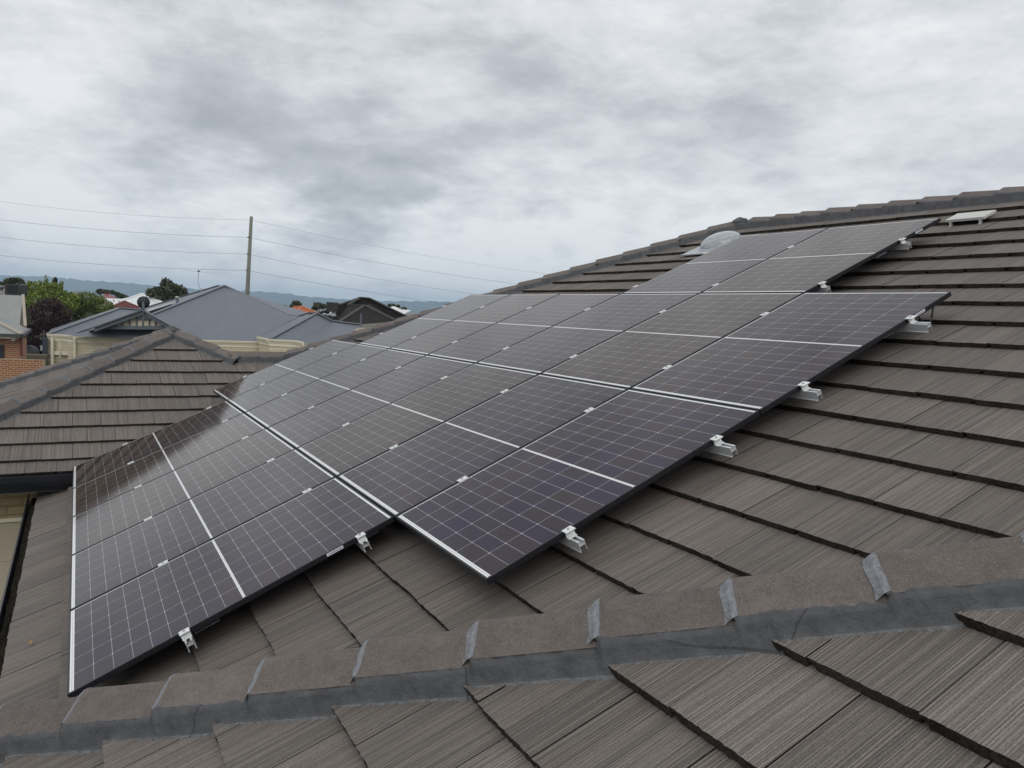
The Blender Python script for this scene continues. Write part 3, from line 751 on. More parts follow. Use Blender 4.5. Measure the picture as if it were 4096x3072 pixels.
# rails
RAILV = [(0.560, 1.545), (2.217, 3.190), (3.868, 4.845), (5.490, 6.500)]
RAILP = [(0.075, 0.06), (0.10, 0.115), (0.105, 0.125), (0.06, 0.07)]
railprof = [(-0.021, -0.052), (-0.021, -0.048), (-0.0185, -0.046), (-0.0185, -0.020), (-0.0185, 0.0), (-0.008, 0.0), (-0.008, -0.003), (-0.0150, -0.003), (-0.0150, -0.020), (0.0150, -0.020), (0.0150, -0.003), (0.008, -0.003), (0.008, 0.0), (0.0185, 0.0), (0.0185, -0.046), (0.021, -0.048), (0.021, -0.052), (0.0155, -0.052), (0.0155, -0.024), (-0.0155, -0.024), (-0.0155, -0.052)]
LH = ["lower", "upper"]
ZV = Vector((-SP, 0, CP)); VV = Vector((CP, 0, SP))
for r, (c0, c1) in enumerate(ROWS):
    for j, v in enumerate(RAILV[r]):
        u0 = c0 * CPITCH - RAILP[r][j]; u1 = c1 * CPITCH + PW + 0.07
        mb = MB(); mb.sweep(railprof, [(uvn(u0, v, PT + 0.001), VV, ZV), (uvn(u1, v, PT + 0.001), VV, ZV)])
        o = mb.build("mounting_rail", ALU)
        tag(o, f"silver aluminium rail poking out under the {RNAME[r]} of panels, its {LH[j]} rail", "mounting rail", "rails under the solar panels")
        # tile hooks that carry the rail
        for u in np.arange(u0 + 0.35, u1 - 0.1, 1.2):
            hk = MB(); hk.box((0.021, -0.015, -0.05), (0.027, 0.015, 0.03), slope_matrix(u, v, PT + 0.04)); hk.box((0.021, -0.015, -0.106), (0.16, 0.015, -0.100), slope_matrix(u, v, PT + 0.02))
            h_ = hk.build("rail_hook", ALU, o)
# clamps
def mesh_of(fn, name, mat):
    mb = MB(); fn(mb); me = mb.mesh(name); me.materials.append(mat); return me
def bolt_fn(mb):
    mb.sweep([(0.0062 * math.cos(k * math.pi / 4), 0.0062 * math.sin(k * math.pi / 4)) for k in range(8)], [((0, 0, 0.003), Vector((1, 0, 0)), Vector((0, 1, 0))), ((0, 0, 0.0105), Vector((1, 0, 0)), Vector((0, 1, 0)))])
BLT = mesh_of(bolt_fn, "bolt", BOLT)
MIDP = mesh_of(lambda m: (m.box((-0.030, -0.020, 0.0006), (0.030, 0.020, 0.0046)), m.box((-0.028, -0.0072, -0.020), (0.028, -0.0048, 0.0006)), m.box((-0.028, 0.0048, -0.020), (0.028, 0.0072, 0.0006))), "clamp_plate", CLAMPM)
ENDP = mesh_of(lambda m: m.box((-0.026, -0.036, 0.0006), (0.026, 0.010, 0.0046)), "clamp_plate", CLAMPM)
def bracket_fn(mb):
    pr = [(-0.004, 0.0006), (-0.009, 0.0006), (-0.010, -0.008), (-0.015, -0.011), (-0.012, -0.016), (-0.016, -0.021), (-0.014, -0.027), (-0.030, -0.029), (-0.030, -0.0315), (-0.004, -0.0315), (-0.004, -0.027), (-0.008, -0.024), (-0.004, -0.018), (-0.008, -0.012), (-0.003, -0.006)]
    mb.sweep([(a * 1.0, b) for a, b in pr], [((-0.0235, -0.006, 0), Vector((0, 1, 0)), Vector((0, 0, 1))), ((0.0235, -0.006, 0), Vector((0, 1, 0)), Vector((0, 0, 1)))])
BRK = mesh_of(bracket_fn, "clamp_bracket", CLAMPM)
NUM = ["one", "two", "three", "four", "five", "six", "seven"]
for r, (c0, c1) in enumerate(ROWS):
    for j, v in enumerate(RAILV[r]):
        for b_ in range(c0, c1 + 2):
            i = b_ - c0
            if b_ == c0: u, rot = c0 * CPITCH - 0.001, 0
            elif b_ == c1 + 1: u, rot = c1 * CPITCH + PW + 0.001, 1
            else: u, rot = b_ * CPITCH - (CPITCH - PW) / 2, None
            Mx = slope_matrix(u, v + random.uniform(-0.004, 0.004), 0.0)
            if rot == 1: Mx = Mx @ Matrix.Rotation(math.pi, 4, 'Z')
            Mx = Mx @ Matrix.Rotation(random.uniform(-0.03, 0.03), 4, 'Z')
            k = empty("panel_clamp", mat=Mx)
            if rot == 0: lab = f"silver end clamp on the near edge of the {RNAME[r]}, {LH[j]} rail"
            elif rot == 1: lab = f"silver end clamp on the far edge of the {RNAME[r]}, {LH[j]} rail"
            else: lab = f"silver clamp joining panels {NUM[i-1]} and {NUM[i]} of the {RNAME[r]}, {LH[j]} rail"
            tag(k, lab, "panel clamp", "clamps holding the solar panels")
            local(link("clamp_plate", ENDP if rot is not None else MIDP, None), k)
            bo = link("bolt", BLT, None); local(bo, k)
            if rot is not None:
                bo.matrix_basis = Matrix.Translation((0, -0.012, 0)); local(link("clamp_bracket", BRK, None), k)
# loose cable under the third row
mb = MB(); pts = [uvn(-1.115 - 0.012 * math.sin(t * 3.1), 4.96 + 0.16 * t, 0.034 + 0.10 * math.sin(t * math.pi) * (1 - 0.4 * t)) for t in np.linspace(0, 1.0, 12)]
mb.tube(pts, 0.006, 8); tag(mb.build("loose_cable", BLACKP, smooth=True), "short loose black cable drooping under the near edge of the third row of panels", "cable")

# ------------------------------------------------------------------ roof fittings
def acrylic():
    m, nt, b = new_mat("clear_dome"); b.inputs['Base Color'].default_value = (0.86, 0.89, 0.9, 1); b.inputs['Roughness'].default_value = 0.06
    b.inputs['Transmission Weight'].default_value = 0.80; b.inputs['IOR'].default_value = 1.45
    tc = nt.node('ShaderNodeTexCoord').outputs['Object']; bump(nt, b, nt.noise(tc, 12, 3), 0.004); return m
sk = empty("tube_skylight", mat=slope_matrix(2.86, 7.30, NMAIN - 0.012))
tag(sk, "clear domed tubular skylight on grey flashing behind the short top row of panels", "skylight")
bm = bmesh.new(); bmesh.ops.create_uvsphere(bm, u_segments=32, v_segments=16, radius=0.245)
bmesh.ops.delete(bm, geom=[v for v in bm.verts if v.co.z < -0.001], context='VERTS')
for v in bm.verts: v.co.z = v.co.z * 0.46 + 0.03
bmesh.ops.solidify(bm, geom=bm.faces[:], thickness=0.006)
me = bpy.data.meshes.new("dome"); bm.to_mesh(me); bm.free(); o = link("dome", me, acrylic(), smooth=True); local(o, sk)
mb = MB(); ZI = Vector((0, 0, 1))
seg = 32; pr = []
mb.sweep([(0.0, 0.0), (0.04, 0.0), (0.012, 0.034), (0.0, 0.034)], [((0.238 * math.cos(a), 0.238 * math.sin(a), 0), Vector((math.cos(a), math.sin(a), 0)), ZI) for a in np.linspace(0, 2 * math.pi, seg + 1)], caps=False)
o = mb.build("base_ring", grain("grey_flashing", (0.40, 0.42, 0.45), 0.12, 14, 0.45)); local(o, sk)
mb = MB(); mb.box((-0.34, -0.34, -0.004), (0.30, 0.36, 0.004)); mb.box((-0.34, -0.34, 0.004), (-0.325, 0.36, 0.010)); o = mb.build("flashing", bpy.data.materials["grey_flashing"]); local(o, sk)
mb = MB(); mb.sweep([(0.21 * math.cos(a), 0.21 * math.sin(a)) for a in np.linspace(0, 2 * math.pi, 25)[:-1]], [((0, 0, 0.006), Vector((1, 0, 0)), Vector((0, 1, 0))), ((0, 0, 0.03), Vector((1, 0, 0)), Vector((0, 1, 0)))])
o = mb.build("reflective_tube", grain("dim_tube", (0.16, 0.17, 0.185), 0.55, 9, 0.25, 0.5, 0.6)); local(o, sk)
vt = empty("roof_vent", mat=slope_matrix(-0.15, 7.41, 0.122))
tag(vt, "flat off-white slab roof vent on short feet at the corner of the short top row", "roof vent")
PALE = grain("off_white_vent", (0.52, 0.52, 0.49), 0.06, 12, 0.5)
mb = MB(); mb.box((0, 0, -0.022), (0.19, 0.34, 0.0)); o = mb.build("cover", PALE); local(o, vt)
for yy in (0.05, 0.31):
    mb = MB(); mb.box((0.0, yy - 0.02, -0.062), (0.02, yy, -0.022)); mb.box((-0.02, yy - 0.02, -0.060), (0.02, yy, -0.055)); o = mb.build("foot", PALE); local(o, vt)
mb = MB(); mb.box((0.04, 0.05, -0.08), (0.17, 0.29, -0.027)); o = mb.build("duct_collar", UNDER); local(o, vt)
# a dry leaf by the gutter
mb = MB(); lp = uvn(1.35, -0.30, NMAIN - 0.008)
mb.face([lp, lp + Vector((0.012, 0.02, 0.012)), lp + Vector((0.004, 0.055, 0.004)), lp + Vector((-0.012, 0.025, 0.010))])
mb.face([lp + Vector((0.004, 0.055, 0.004)), lp + Vector((0.0, 0.075, 0.012)), lp + Vector((-0.003, 0.058, 0.012))])
tag(mb.build("dry_leaf", grain("dry_leaf", (0.42, 0.22, 0.08), 0.3, 60, 0.8)), "single curled orange dry leaf lying on the tiles by the gutter", "leaf")
#PART2
# ------------------------------------------------------------------ ground
ZG = -2.95
def ground_mat():
    m, nt, b = new_mat("suburban_ground")
    tc = nt.node('ShaderNodeTexCoord').outputs['Object']
    f = nt.noise(tc, 0.06, 5, 0.6); g = nt.noise(tc, 1.5, 4, 0.6)
    c = nt.ramp(f, [(0.38, (0.055, 0.070, 0.032)), (0.5, (0.12, 0.11, 0.075)), (0.62, (0.16, 0.145, 0.12))])
    c = nt.mix(1.0, c, nt.ramp(g, [(0.3, 0.75), (0.7, 1.15)]), 'MULTIPLY')
    nt.put(b.inputs['Base Color'], c); b.inputs['Roughness'].default_value = 0.95; return m
mb = MB(); S_ = 16000
mb.face([(-S_, -S_, ZG), (S_, -S_, ZG), (S_, S_, ZG), (-S_, S_, ZG)])
tag(mb.build("ground", ground_mat()), kind='structure')

# ------------------------------------------------------------------ hills on the horizon
def hill_mat():
    m, nt, b = new_mat("forested_hill")
    tc = nt.node('ShaderNodeTexCoord').outputs['Object']
    f = nt.noise(tc, 0.012, 5, 0.65); g = nt.noise(tc, 0.0016, 4, 0.6)
    c = nt.ramp(nt.m('ADD', nt.m('MULTIPLY', f, 0.5), nt.m('MULTIPLY', g, 0.5)), [(0.35, (0.030, 0.042, 0.024)), (0.6, (0.060, 0.072, 0.040)), (0.75, (0.11, 0.105, 0.075))])
    nt.put(b.inputs['Base Color'], c); b.inputs['Roughness'].default_value = 1.0; b.inputs['Specular IOR Level'].default_value = 0.0; return m
HD = 6000.0
prof = [(-2600, 1084), (-1500, 1086), (-700, 1090), (0, 1101), (200, 1107), (350, 1122), (500, 1131), (640, 1146), (800, 1157), (950, 1163), (1050, 1166), (1150, 1174), (1210, 1186), (1300, 1191), (1400, 1199), (1520, 1204), (1735, 1206), (2000, 1214), (2600, 1240), (3400, 1280), (4400, 1325), (5600, 1380)]
def prof_y(x):
    for (a, ya), (b_, yb) in zip(prof, prof[1:]):
        if x <= b_: return ya + (yb - ya) * (x - a) / (b_ - a)
    return prof[-1][1]
rng = random.Random(17); mb = MB(); cols = []
xs = np.arange(-2600, 5600, 12)
ph = [rng.uniform(0, 6.28) for _ in range(6)]
for x in xs:
    jag = 1.3 * math.sin(x * 0.11 + ph[0]) + 0.9 * math.sin(x * 0.27 + ph[1]) + rng.uniform(-1.2, 1.2)
    top = at(x, prof_y(x) + jag, HD); out_ = Vector((top.x - CAM.x, top.y - CAM.y, 0)).normalized()
    h = top.z - ZG; col = []
    for k, (dd, hf) in enumerate(((-900, 0.0), (-650, 0.16), (-430, 0.42), (-210, 0.74), (-60, 0.95), (0, 1.0), (400, 0.9))):
        w = 1 + 0.06 * math.sin(x * 0.02 * (k + 1) + ph[k % 6])
        sh = 50 * math.sin(x * 0.013 + k * 1.1 + ph[(k + 2) % 6])
        p = Vector((top.x, top.y, 0)) + out_ * (dd + (sh if 0 < k < 5 else 0)); p.z = ZG - 2 + (h + 2) * (hf if hf in (0.0, 1.0) else hf * w)
        col.append(p)
    cols.append(col)
for a, b_ in zip(cols, cols[1:]):
    for k in range(6): mb.face([a[k], b_[k], b_[k + 1], a[k + 1]])
tag(mb.build("hills", hill_mat()), kind='structure')

# ------------------------------------------------------------------ neighbouring houses
def roof_uv(pts):
    n = (pts[1] - pts[0]).cross(pts[2] - pts[0])
    if n.length < 1e-9: return [(0, 0)] * len(pts)
    n.normalize(); n = -n if n.z < 0 else n
    s = Vector((0, 0, 1)).cross(n)
    s = s.normalized() if s.length > 1e-4 else Vector((1, 0, 0)); t = n.cross(s)
    return [(p.dot(s), p.dot(t)) for p in pts]
def poly(mb, pts, mi=0):
    pts = [Vector(p) for p in pts]; mb.face(pts, roof_uv(pts), mi)
def bar(mb, a, b, w, h, mi=0):
    """square-ish flashing or board lying along a..b"""
    a, b = Vector(a), Vector(b); t = (b - a).normalized(); e = t.cross(Vector((0, 0, 1))).normalized(); z = e.cross(t)
    mb.sweep([(-w / 2, -h / 2), (w / 2, -h / 2), (w / 2, h / 2), (-w / 2, h / 2)], [(a, e, z), (b, e, z)], mi)
def P(px, py, dist): return at(px, py, dist)

BLUE = metal_roof("blue_grey_steel_roof", (0.135, 0.149, 0.175), 0.076, 0.42)
BLUEF = grain("blue_grey_flashing", (0.115, 0.132, 0.155), 0.06, 3, 0.45)
CREAMF = grain("cream_fascia", (0.74, 0.68, 0.53), 0.05, 3, 0.5)
LIME = brick_material("limestone_block", (0.62, 0.54, 0.38), (0.72, 0.64, 0.48), (0.52, 0.45, 0.33), 0.42, 0.175, 0.014)
PANE = grain("gable_sheet", (0.66, 0.60, 0.45), 0.05, 6, 0.7)
bh = empty("metal_roof_house", P(700, 1345, 46).to_tuple()); bh.location.z = ZG
tag(bh, "cream block house with a blue-grey corrugated steel hip roof and a small timbered gable", "house")
A_ = P(898, 1143, 54.5); A2 = P(876, 1143.5, 57.0); FLc = P(388, 1346, 45.6); FRc = P(1400, 1372, 48.5); BL = P(318, 1312, 60)
mb = MB()
poly(mb, [FLc, P(1049, 1366, 47.6), FRc, A_])                       # big front hip face
poly(mb, [FLc, A_, A2, BL])                                         # left slope
BRr = P(1500, 1330, 64)
poly(mb, [FRc, BRr, A2, A_]); poly(mb, [BL, A2, BRr])
# left front block
FL = P(190, 1337, 44.6); F1 = P(274, 1341.5, 44.8); R1 = P(481, 1233, 50.0); R2 = P(560, 1240, 49.5)
poly(mb, [FL, F1, P(400, 1348, 45.2), R2, R1]); poly(mb, [FL, R1, P(470, 1229.5, 52.5), P(204, 1316, 49)])
# front gable
Gx = P(572, 1246, 43.4); GL = P(378, 1316, 43.2); GR = P(690, 1312, 43.2)
poly(mb, [Gx, GL, P(340, 1330, 44.9), R2]); poly(mb, [Gx, R2, P(680, 1303, 47.5), GR])
# skirt roof under the gable
poly(mb, [P(274, 1345, 43.8), P(650, 1356, 43.8), P(650, 1318, 44.6), P(392, 1315, 44.5)])
# right hand projecting hip
HA = P(1268, 1253, 47.5); HB = P(1242, 1252, 51.0); E1 = P(1034, 1348, 47.2); E2 = P(1079, 1357, 44.6); E3 = P(1187, 1363, 44.6); V2 = P(1331, 1285, 47.6)
poly(mb, [E1, E2, HA, HB, P(1196, 1269, 50.4)]); poly(mb, [E2, E3, P(1195, 1363, 44.6), V2, HA])
poly(mb, [E3, P(1216, 1370, 44.0), P(1330, 1400, 42.5), P(1442, 1299, 46.5), V2])
mb.build("roof", BLUE, bh)
mb = MB()
for a, b_ in ((A_, FLc), (A_, P(1158, 1261, 52.2)), (P(1158, 1261, 52.2), P(1197, 1266, 51.5)), (R1, FL), (R1, R2), (HA, E2), (HA, V2), (V2, P(1442, 1299, 46.5)), (HB, HA), (HB, P(1197, 1266, 51.5)), (A2, BL)):
    u = Vector((0, 0, 0.03)); bar(mb, a + u, b_ + u, 0.30, 0.05)
mb.build("ridge_flashing", BLUEF, bh)
mb = MB()
for a, b_ in ((P(1195, 1269, 50.6), P(1036, 1350, 47.3)), (P(1325, 1287.5, 47.6), P(1193, 1363, 44.8)), (P(556, 1244, 48.4), P(284, 1341, 45.0))):
    u = Vector((0, 0, 0.02)); bar(mb, a + u, b_ + u, 0.10, 0.03)
mb.build("valley_gutter", NAVY, bh)
# barge boards and gable
mb = MB(); dn = Vector((0, 0, -0.16)); fw = (CAM - Gx); fw.z = 0; fw = fw.normalized() * 0.12
for a, b_ in ((Gx + fw, GL + fw), (Gx + fw, GR + fw)):
    t = (b_ - a)
    mb.hexa([a + dn, b_ + dn, b_ + dn - fw * 0.4, a + dn - fw * 0.4, a + Vector((0, 0, 0.06)), b_ + Vector((0, 0, 0.06)), b_ + Vector((0, 0, 0.06)) - fw * 0.4, a + Vector((0, 0, 0.06)) - fw * 0.4])
    bar(mb, a + Vector((0, 0, 0.09)), b_ + Vector((0, 0, 0.09)), 0.22, 0.06)
mb.build("barge_board", BLUEF, bh)
gd = 43.6
mb = MB(); poly(mb, [P(400, 1311, gd), P(690, 1312, gd), P(572, 1252, gd)]); mb.build("gable_wall", PANE, bh)
mb = MB()
for x in (432, 460, 490, 518.5, 546, 571, 597, 622, 646):
    yt = 1252 + (572 - x) * 0.335 if x < 572 else 1252 + (x - 572) * 0.48
    bar(mb, P(x, 1309, gd - 0.08), P(x, min(yt + 4, 1306), gd - 0.08), 0.085, 0.05)
bar(mb, P(420, 1310, gd - 0.1), P(690, 1311, gd - 0.1), 0.06, 0.20); bar(mb, P(544, 1275, gd - 0.09), P(604, 1276, gd - 0.09), 0.05, 0.10)
mb.build("gable_batten", BLUEF, bh)
mb = MB(); fp = P(573, 1300, 43.15); ft = P(573, 1208, 43.15)
mb.tube([fp, P(573, 1296, 43.15), P(573, 1290, 43.15), P(573, 1250, 43.15), P(573, 1246, 43.15), P(573, 1226, 43.15), P(573, 1216, 43.15), P(573, 1213, 43.15), P(573, 1210, 43.15), ft], [0.02, 0.05, 0.035, 0.045, 0.075, 0.06, 0.07, 0.03, 0.06, 0.02], 8)
mb.build("finial", BLUEF, bh, smooth=True)
# fascia, gutter lip and block wall
mb = MB(); w1 = MB()
def fascia(a, b_, h=0.20, proud=0.16):
    a, b_ = Vector(a), Vector(b_); t = (b_ - a); t.z = 0; t.normalize(); o = Vector((t.y, -t.x, 0))
    if o.dot(CAM - a) < 0: o = -o
    z = Vector((0, 0, 1))
    mb.sweep([(0, 0.03), (proud, 0.03), (proud, -0.02), (proud * 0.8, -h * 0.55), (proud * 0.45, -h * 0.62), (proud * 0.45, -h), (0, -h)], [(a, o, z), (b_, o, z)])
    mb.sweep([(0, -h), (proud * 0.25, -h), (proud * 0.25, -h - 0.16), (0, -h - 0.16)], [(a, o, z), (b_, o, z)])
    wall_quad(w1, a, b_, ZG, a.z - h, 0, random.uniform(0, 1))
fascia(P(190, 1337.5, 44.5), P(275, 1341.5, 44.7)); fascia(P(271, 1343, 44.4), P(640, 1357, 44.9)); fascia(P(640, 1357, 44.9), P(1050, 1368, 47.5))
fascia(P(1036, 1349.5, 47.0), P(1079, 1358, 44.5)); fascia(P(1079, 1358, 44.5), P(1188, 1364, 44.5)); fascia(P(1188, 1364, 44.5), P(1217, 1371, 43.8))
mb.build("gutter_and_fascia", CREAMF, bh)
wall_quad(w1, P(190, 1337, 44.5), P(204, 1316, 50), ZG, P(190, 1337, 44.5).z - 0.2)
w1.build("wall", LIME, bh)
mb = MB()
for x, d_ in ((208, 44.4), (297, 44.3)):
    a = P(x, 1352, d_); mb.box((a.x - 0.07, a.y - 0.10, ZG), (a.x + 0.07, a.y + 0.04, a.z))
a = P(191, 1411, 44.45); b_ = P(275, 1413, 44.55); bar(mb, a, b_, 0.08, 0.22)
mb.build("pilaster", CREAMF, bh)
mb = MB(); mb.tube([P(240, 1357, 44.4), P(240, 1430, 44.4)], 0.035, 8); mb.build("downpipe", CREAMF, bh)
# dish, antenna, flue, collector: each stands on the roof
WHITEM = grain("white_steel", (0.72, 0.73, 0.72), 0.04, 8, 0.4)
dish = empty("satellite_dish", P(574, 1240, 42.9)); tag(dish, "round dark satellite dish on struts at the gable peak of the blue-grey roof", "satellite dish")
mb = MB(); c = P(574, 1209, 43.5); fx = (CAM - c).normalized(); ex = fx.cross(Vector((0, 0, 1))).normalized(); ez = ex.cross(fx)
fr = [(c - fx * (0.10 * (1 - (r / 0.335) ** 2)), ex * r, ez * r) for r in (0.02, 0.12, 0.22, 0.30, 0.335)]
mb.sweep([(math.cos(2 * math.pi * k / 28), math.sin(2 * math.pi * k / 28)) for k in range(28)], fr)
mb.build("reflector", grain("dish_mesh", (0.03, 0.03, 0.034), 0.2, 20, 0.7), dish, smooth=True)
mb = MB(); mb.tube([c - fx * 0.1, P(556, 1237, 43.9)], 0.02, 6); mb.tube([c - fx * 0.1, P(590, 1248, 43.9)], 0.02, 6); mb.tube([c - fx * 0.1, P(574, 1250, 43.9)], 0.025, 6)
mb.build("strut", WHITEM, dish)
an = empty("tv_antenna", P(806, 1166, 55)); tag(an, "thin bent television antenna mast on the ridge of the blue-grey roof", "antenna")
mb = MB(); mb.tube([P(807, 1168, 55), P(800, 1152, 55), P(792, 1135, 55), P(793, 1092, 55)], 0.025, 6); mb.build("mast", BOLT, an)
mb = MB(); q = P(795, 1085, 55); mb.box((q.x - 0.07, q.y - 0.05, q.z - 0.06), (q.x + 0.07, q.y + 0.05, q.z + 0.06)); mb.build("amplifier", BLACKP, an)
mb = MB(); bar(mb, P(722, 1081, 56), P(870, 1093, 54), 0.012, 0.012)
for k in np.linspace(0.08, 0.92, 9):
    m0 = P(722, 1081, 56).lerp(P(870, 1093, 54), k); s_ = Vector((FH.y, -FH.x, 0)).cross(Vector((0, 0, 1))) * 0.25
    bar(mb, m0 - s_, m0 + s_, 0.008, 0.008)
mb.build("boom", BOLT, an)
fl = empty("roof_flue", P(709, 1212, 53)); tag(fl, "short dark flue with a pale cap on the left slope of the blue-grey roof", "flue")
mb = MB(); mb.tube([P(709, 1216, 53), P(709, 1191, 53)], 0.095, 12); mb.build("pipe", BLUEF, fl)
mb = MB(); mb.tube([P(709, 1192, 53), P(709, 1189, 53), P(709, 1186.5, 53), P(709, 1185, 53)], [0.13, 0.15, 0.12, 0.03], 12); mb.build("cowl", grain("pale_cowl", (0.52, 0.47, 0.42), 0.1, 20, 0.6), fl, smooth=True)
sc_ = empty("tilted_collector", P(640, 1235, 50)); tag(sc_, "tilted pale-framed solar collector seen edge-on above the left slope of the blue-grey roof", "solar collector")
mb = MB(); a, b_, c2, d2 = P(586, 1247, 49.3), P(690, 1213, 51.5), P(706, 1207, 52.5), P(600, 1240, 50.6)
n_ = Vector((0, 0, 0.05)); mb.hexa([a, b_, c2, d2, a + n_, b_ + n_, c2 + n_, d2 + n_]); mb.build("collector", WHITEM, sc_)
mb = MB()
bar(mb, P(597, 1251, 49.4), P(689, 1221, 51.4), 0.05, 0.16)
mb.build("support", BLACKP, sc_)
vp = empty("vent_pipe", P(1444, 1304, 46.2)); tag(vp, "slim grey vent pipe standing at the right end of the blue-grey roof", "vent pipe")
mb = MB(); mb.tube([P(1444, 1306, 46.2), P(1444, 1275, 46.2), P(1444, 1268, 46.2), P(1444, 1257, 46.2)], [0.055, 0.055, 0.045, 0.04], 10); mb.build("pipe", BLUEF, vp)
mb = MB(); mb.tube([P(1444, 1258, 46.2), P(1444, 1254, 46.2)], 0.06, 10); mb.build("cap", BLUEF, vp)

# red brick house at the left edge
GREYR = metal_roof("grey_steel_roof", (0.235, 0.245, 0.235), 0.19, 0.5)
GREYF = grain("grey_trim", (0.20, 0.205, 0.20), 0.05, 4, 0.5)
REDBRICK = brick_material("red_brick", (0.27, 0.085, 0.042), (0.34, 0.13, 0.058), (0.46, 0.36, 0.24), 0.24, 0.086, 0.013)
rb = empty("brick_house", (P(40, 1345, 34).x, P(40, 1345, 34).y, ZG)); tag(rb, "red brick house with pale mortar and a steep grey steel roof at the left edge", "house")
mb = MB()
poly(mb, [P(-160, 1178, 38.5), P(92, 1182, 37.8), P(79, 1300, 35.4), P(-160, 1240, 36.2)])
poly(mb, [P(-160, 1178, 38.5), P(92, 1182, 37.8), P(130, 1300, 42), P(-160, 1290, 43)])
poly(mb, [P(-160, 1228, 36.2), P(79, 1299, 35.4), P(119, 1316, 35.6), P(87, 1337, 33.6), P(-30, 1277, 34.8), P(-160, 1215, 36)])
poly(mb, [P(-30, 1277, 34.8), P(87, 1337, 33.6), P(-160, 1331, 33.4), P(-160, 1277, 34.8)])
mb.build("roof", GREYR, rb)
mb = MB(); bar(mb, P(92, 1182, 37.8), P(101, 1308, 35.4), 0.12, 0.14); bar(mb, P(-30, 1276, 34.8), P(86, 1336, 33.6), 0.2, 0.05); mb.build("barge_board", grain("pale_timber", (0.36, 0.31, 0.25), 0.1, 5, 0.7), rb)
mb = MB(); poly(mb, [P(93, 1190, 37.7), P(80, 1299, 35.5), P(100, 1309, 35.5)]); mb.build("gable_wall", grain("dark_render", (0.11, 0.095, 0.08), 0.1, 4, 0.8), rb)
mb = MB(); a, b_, c2 = P(-160, 1331, 33.4), P(88, 1338, 33.5), P(119, 1316, 35.5)
for p_, q_ in ((a, b_), (b_, c2)):
    bar(mb, p_ - Vector((0, 0, 0.05)), q_ - Vector((0, 0, 0.05)), 0.14, 0.13)
mb.build("gutter", grain("charcoal_gutter", (0.055, 0.055, 0.062), 0.1, 4, 0.4), rb)
mb = MB(); wa, wb, wc_ = P(-160, 1350, 34.0), P(83, 1352, 34.0), P(106, 1332, 35.6)
bar(mb, P(-160, 1344, 33.9), P(86, 1347, 33.9), 0.05, 0.10); mb.build("eave_trim", CREAMF, rb)
mb = MB(); wall_quad(mb, wa, wb, ZG, wa.z + 0.05); wall_quad(mb, wb, wc_, ZG, wa.z + 0.05, 0, 0.11); mb.build("wall", REDBRICK, rb)
mb = MB(); poly(mb, [P(-60, 1378, 33.93), P(14, 1379, 33.93), P(14, 1434, 33.93), P(-60, 1434, 33.93)]); mb.build("window", grain("dark_window", (0.03, 0.035, 0.045), 0.1, 5, 0.1), rb)
mb = MB(); mb.tube([P(84.5, 1349, 33.86), P(85, 1425, 33.86)], 0.05, 8); mb.build("downpipe", grain("maroon_pipe", (0.13, 0.025, 0.025), 0.1, 4, 0.5), rb)
mb = MB(); q = P(46, 1363, 33.85); mb.tube([q, q + (CAM - q).normalized() * 0.12 + Vector((0.10, 0, 0.05))], [0.03, 0.055], 10); mb.build("flood_light", WHITEM, rb)
ec = empty("evaporative_cooler", P(64, 1180, 38.8)); tag(ec, "boxy dark green-grey evaporative cooler behind the ridge of the brick house", "air cooler")
mb = MB(); q = P(64, 1157, 39.0); bm_ = (0.36, 0.30, 0.27)
mb.sweep([(-0.33, -0.30), (0.33, -0.30), (0.37, -0.22), (0.37, 0.20), (0.30, 0.27), (-0.30, 0.27), (-0.37, 0.20), (-0.37, -0.22)], [(q + FH * -0.3, Vector((FH.y, -FH.x, 0)), Vector((0, 0, 1))), (q + FH * 0.35, Vector((FH.y, -FH.x, 0)), Vector((0, 0, 1)))])
mb.build("casing", grain("green_black_casing", (0.028, 0.032, 0.029), 0.15, 6, 0.5), ec)
mb = MB(); ex = Vector((FH.y, -FH.x, 0))
for k in range(9):
    z_ = -0.2 + k * 0.045; bar(mb, q - FH * 0.31 - ex * 0.27 + Vector((0, 0, z_)), q - FH * 0.31 + ex * 0.27 + Vector((0, 0, z_)), 0.02, 0.02)
mb.build("louvre", BLACKP, ec)
wv = empty("roof_ventilator", P(2, 1170, 39)); tag(wv, "round blue-grey spinning roof ventilator at the far left edge", "ventilator")
mb = MB(); mb.tube([P(4, 1162, 38.8), P(4, 1154, 38.8)], 0.09, 12); mb.tube([P(4, 1154, 38.8), P(4, 1150, 38.8), P(4, 1146, 38.8), P(4, 1141, 38.8)], [0.12, 0.17, 0.15, 0.03], 14); mb.build("head", BLUEF, wv, smooth=True)
bw = MB(); a, b_ = P(-160, 1431, 31.0), P(175, 1440, 31.5); t = (b_ - a).normalized(); o_ = Vector((t.y, -t.x, 0)).normalized() * 0.11
wall_quad(bw, a - o_, b_ - o_, ZG, a.z); wall_quad(bw, a + o_, b_ + o_, ZG, a.z); bw.face([a - o_, b_ - o_, b_ + o_, a + o_]); bw.face([b_ - o_, b_ + o_, Vector((b_.x + o_.x, b_.y + o_.y, ZG)), Vector((b_.x - o_.x, b_.y - o_.y, ZG))])
tag(bw.build("brick_wall", REDBRICK), "low red brick garden wall in front of the brick house", "wall")
fn = empty("steel_fence", P(140, 1440, 40)); tag(fn, "beige ribbed steel fence between the brick house and the block house", "fence")
mb = MB(); a, b_ = P(92, 1417, 38.5), P(187, 1420, 40.5); N_ = 26
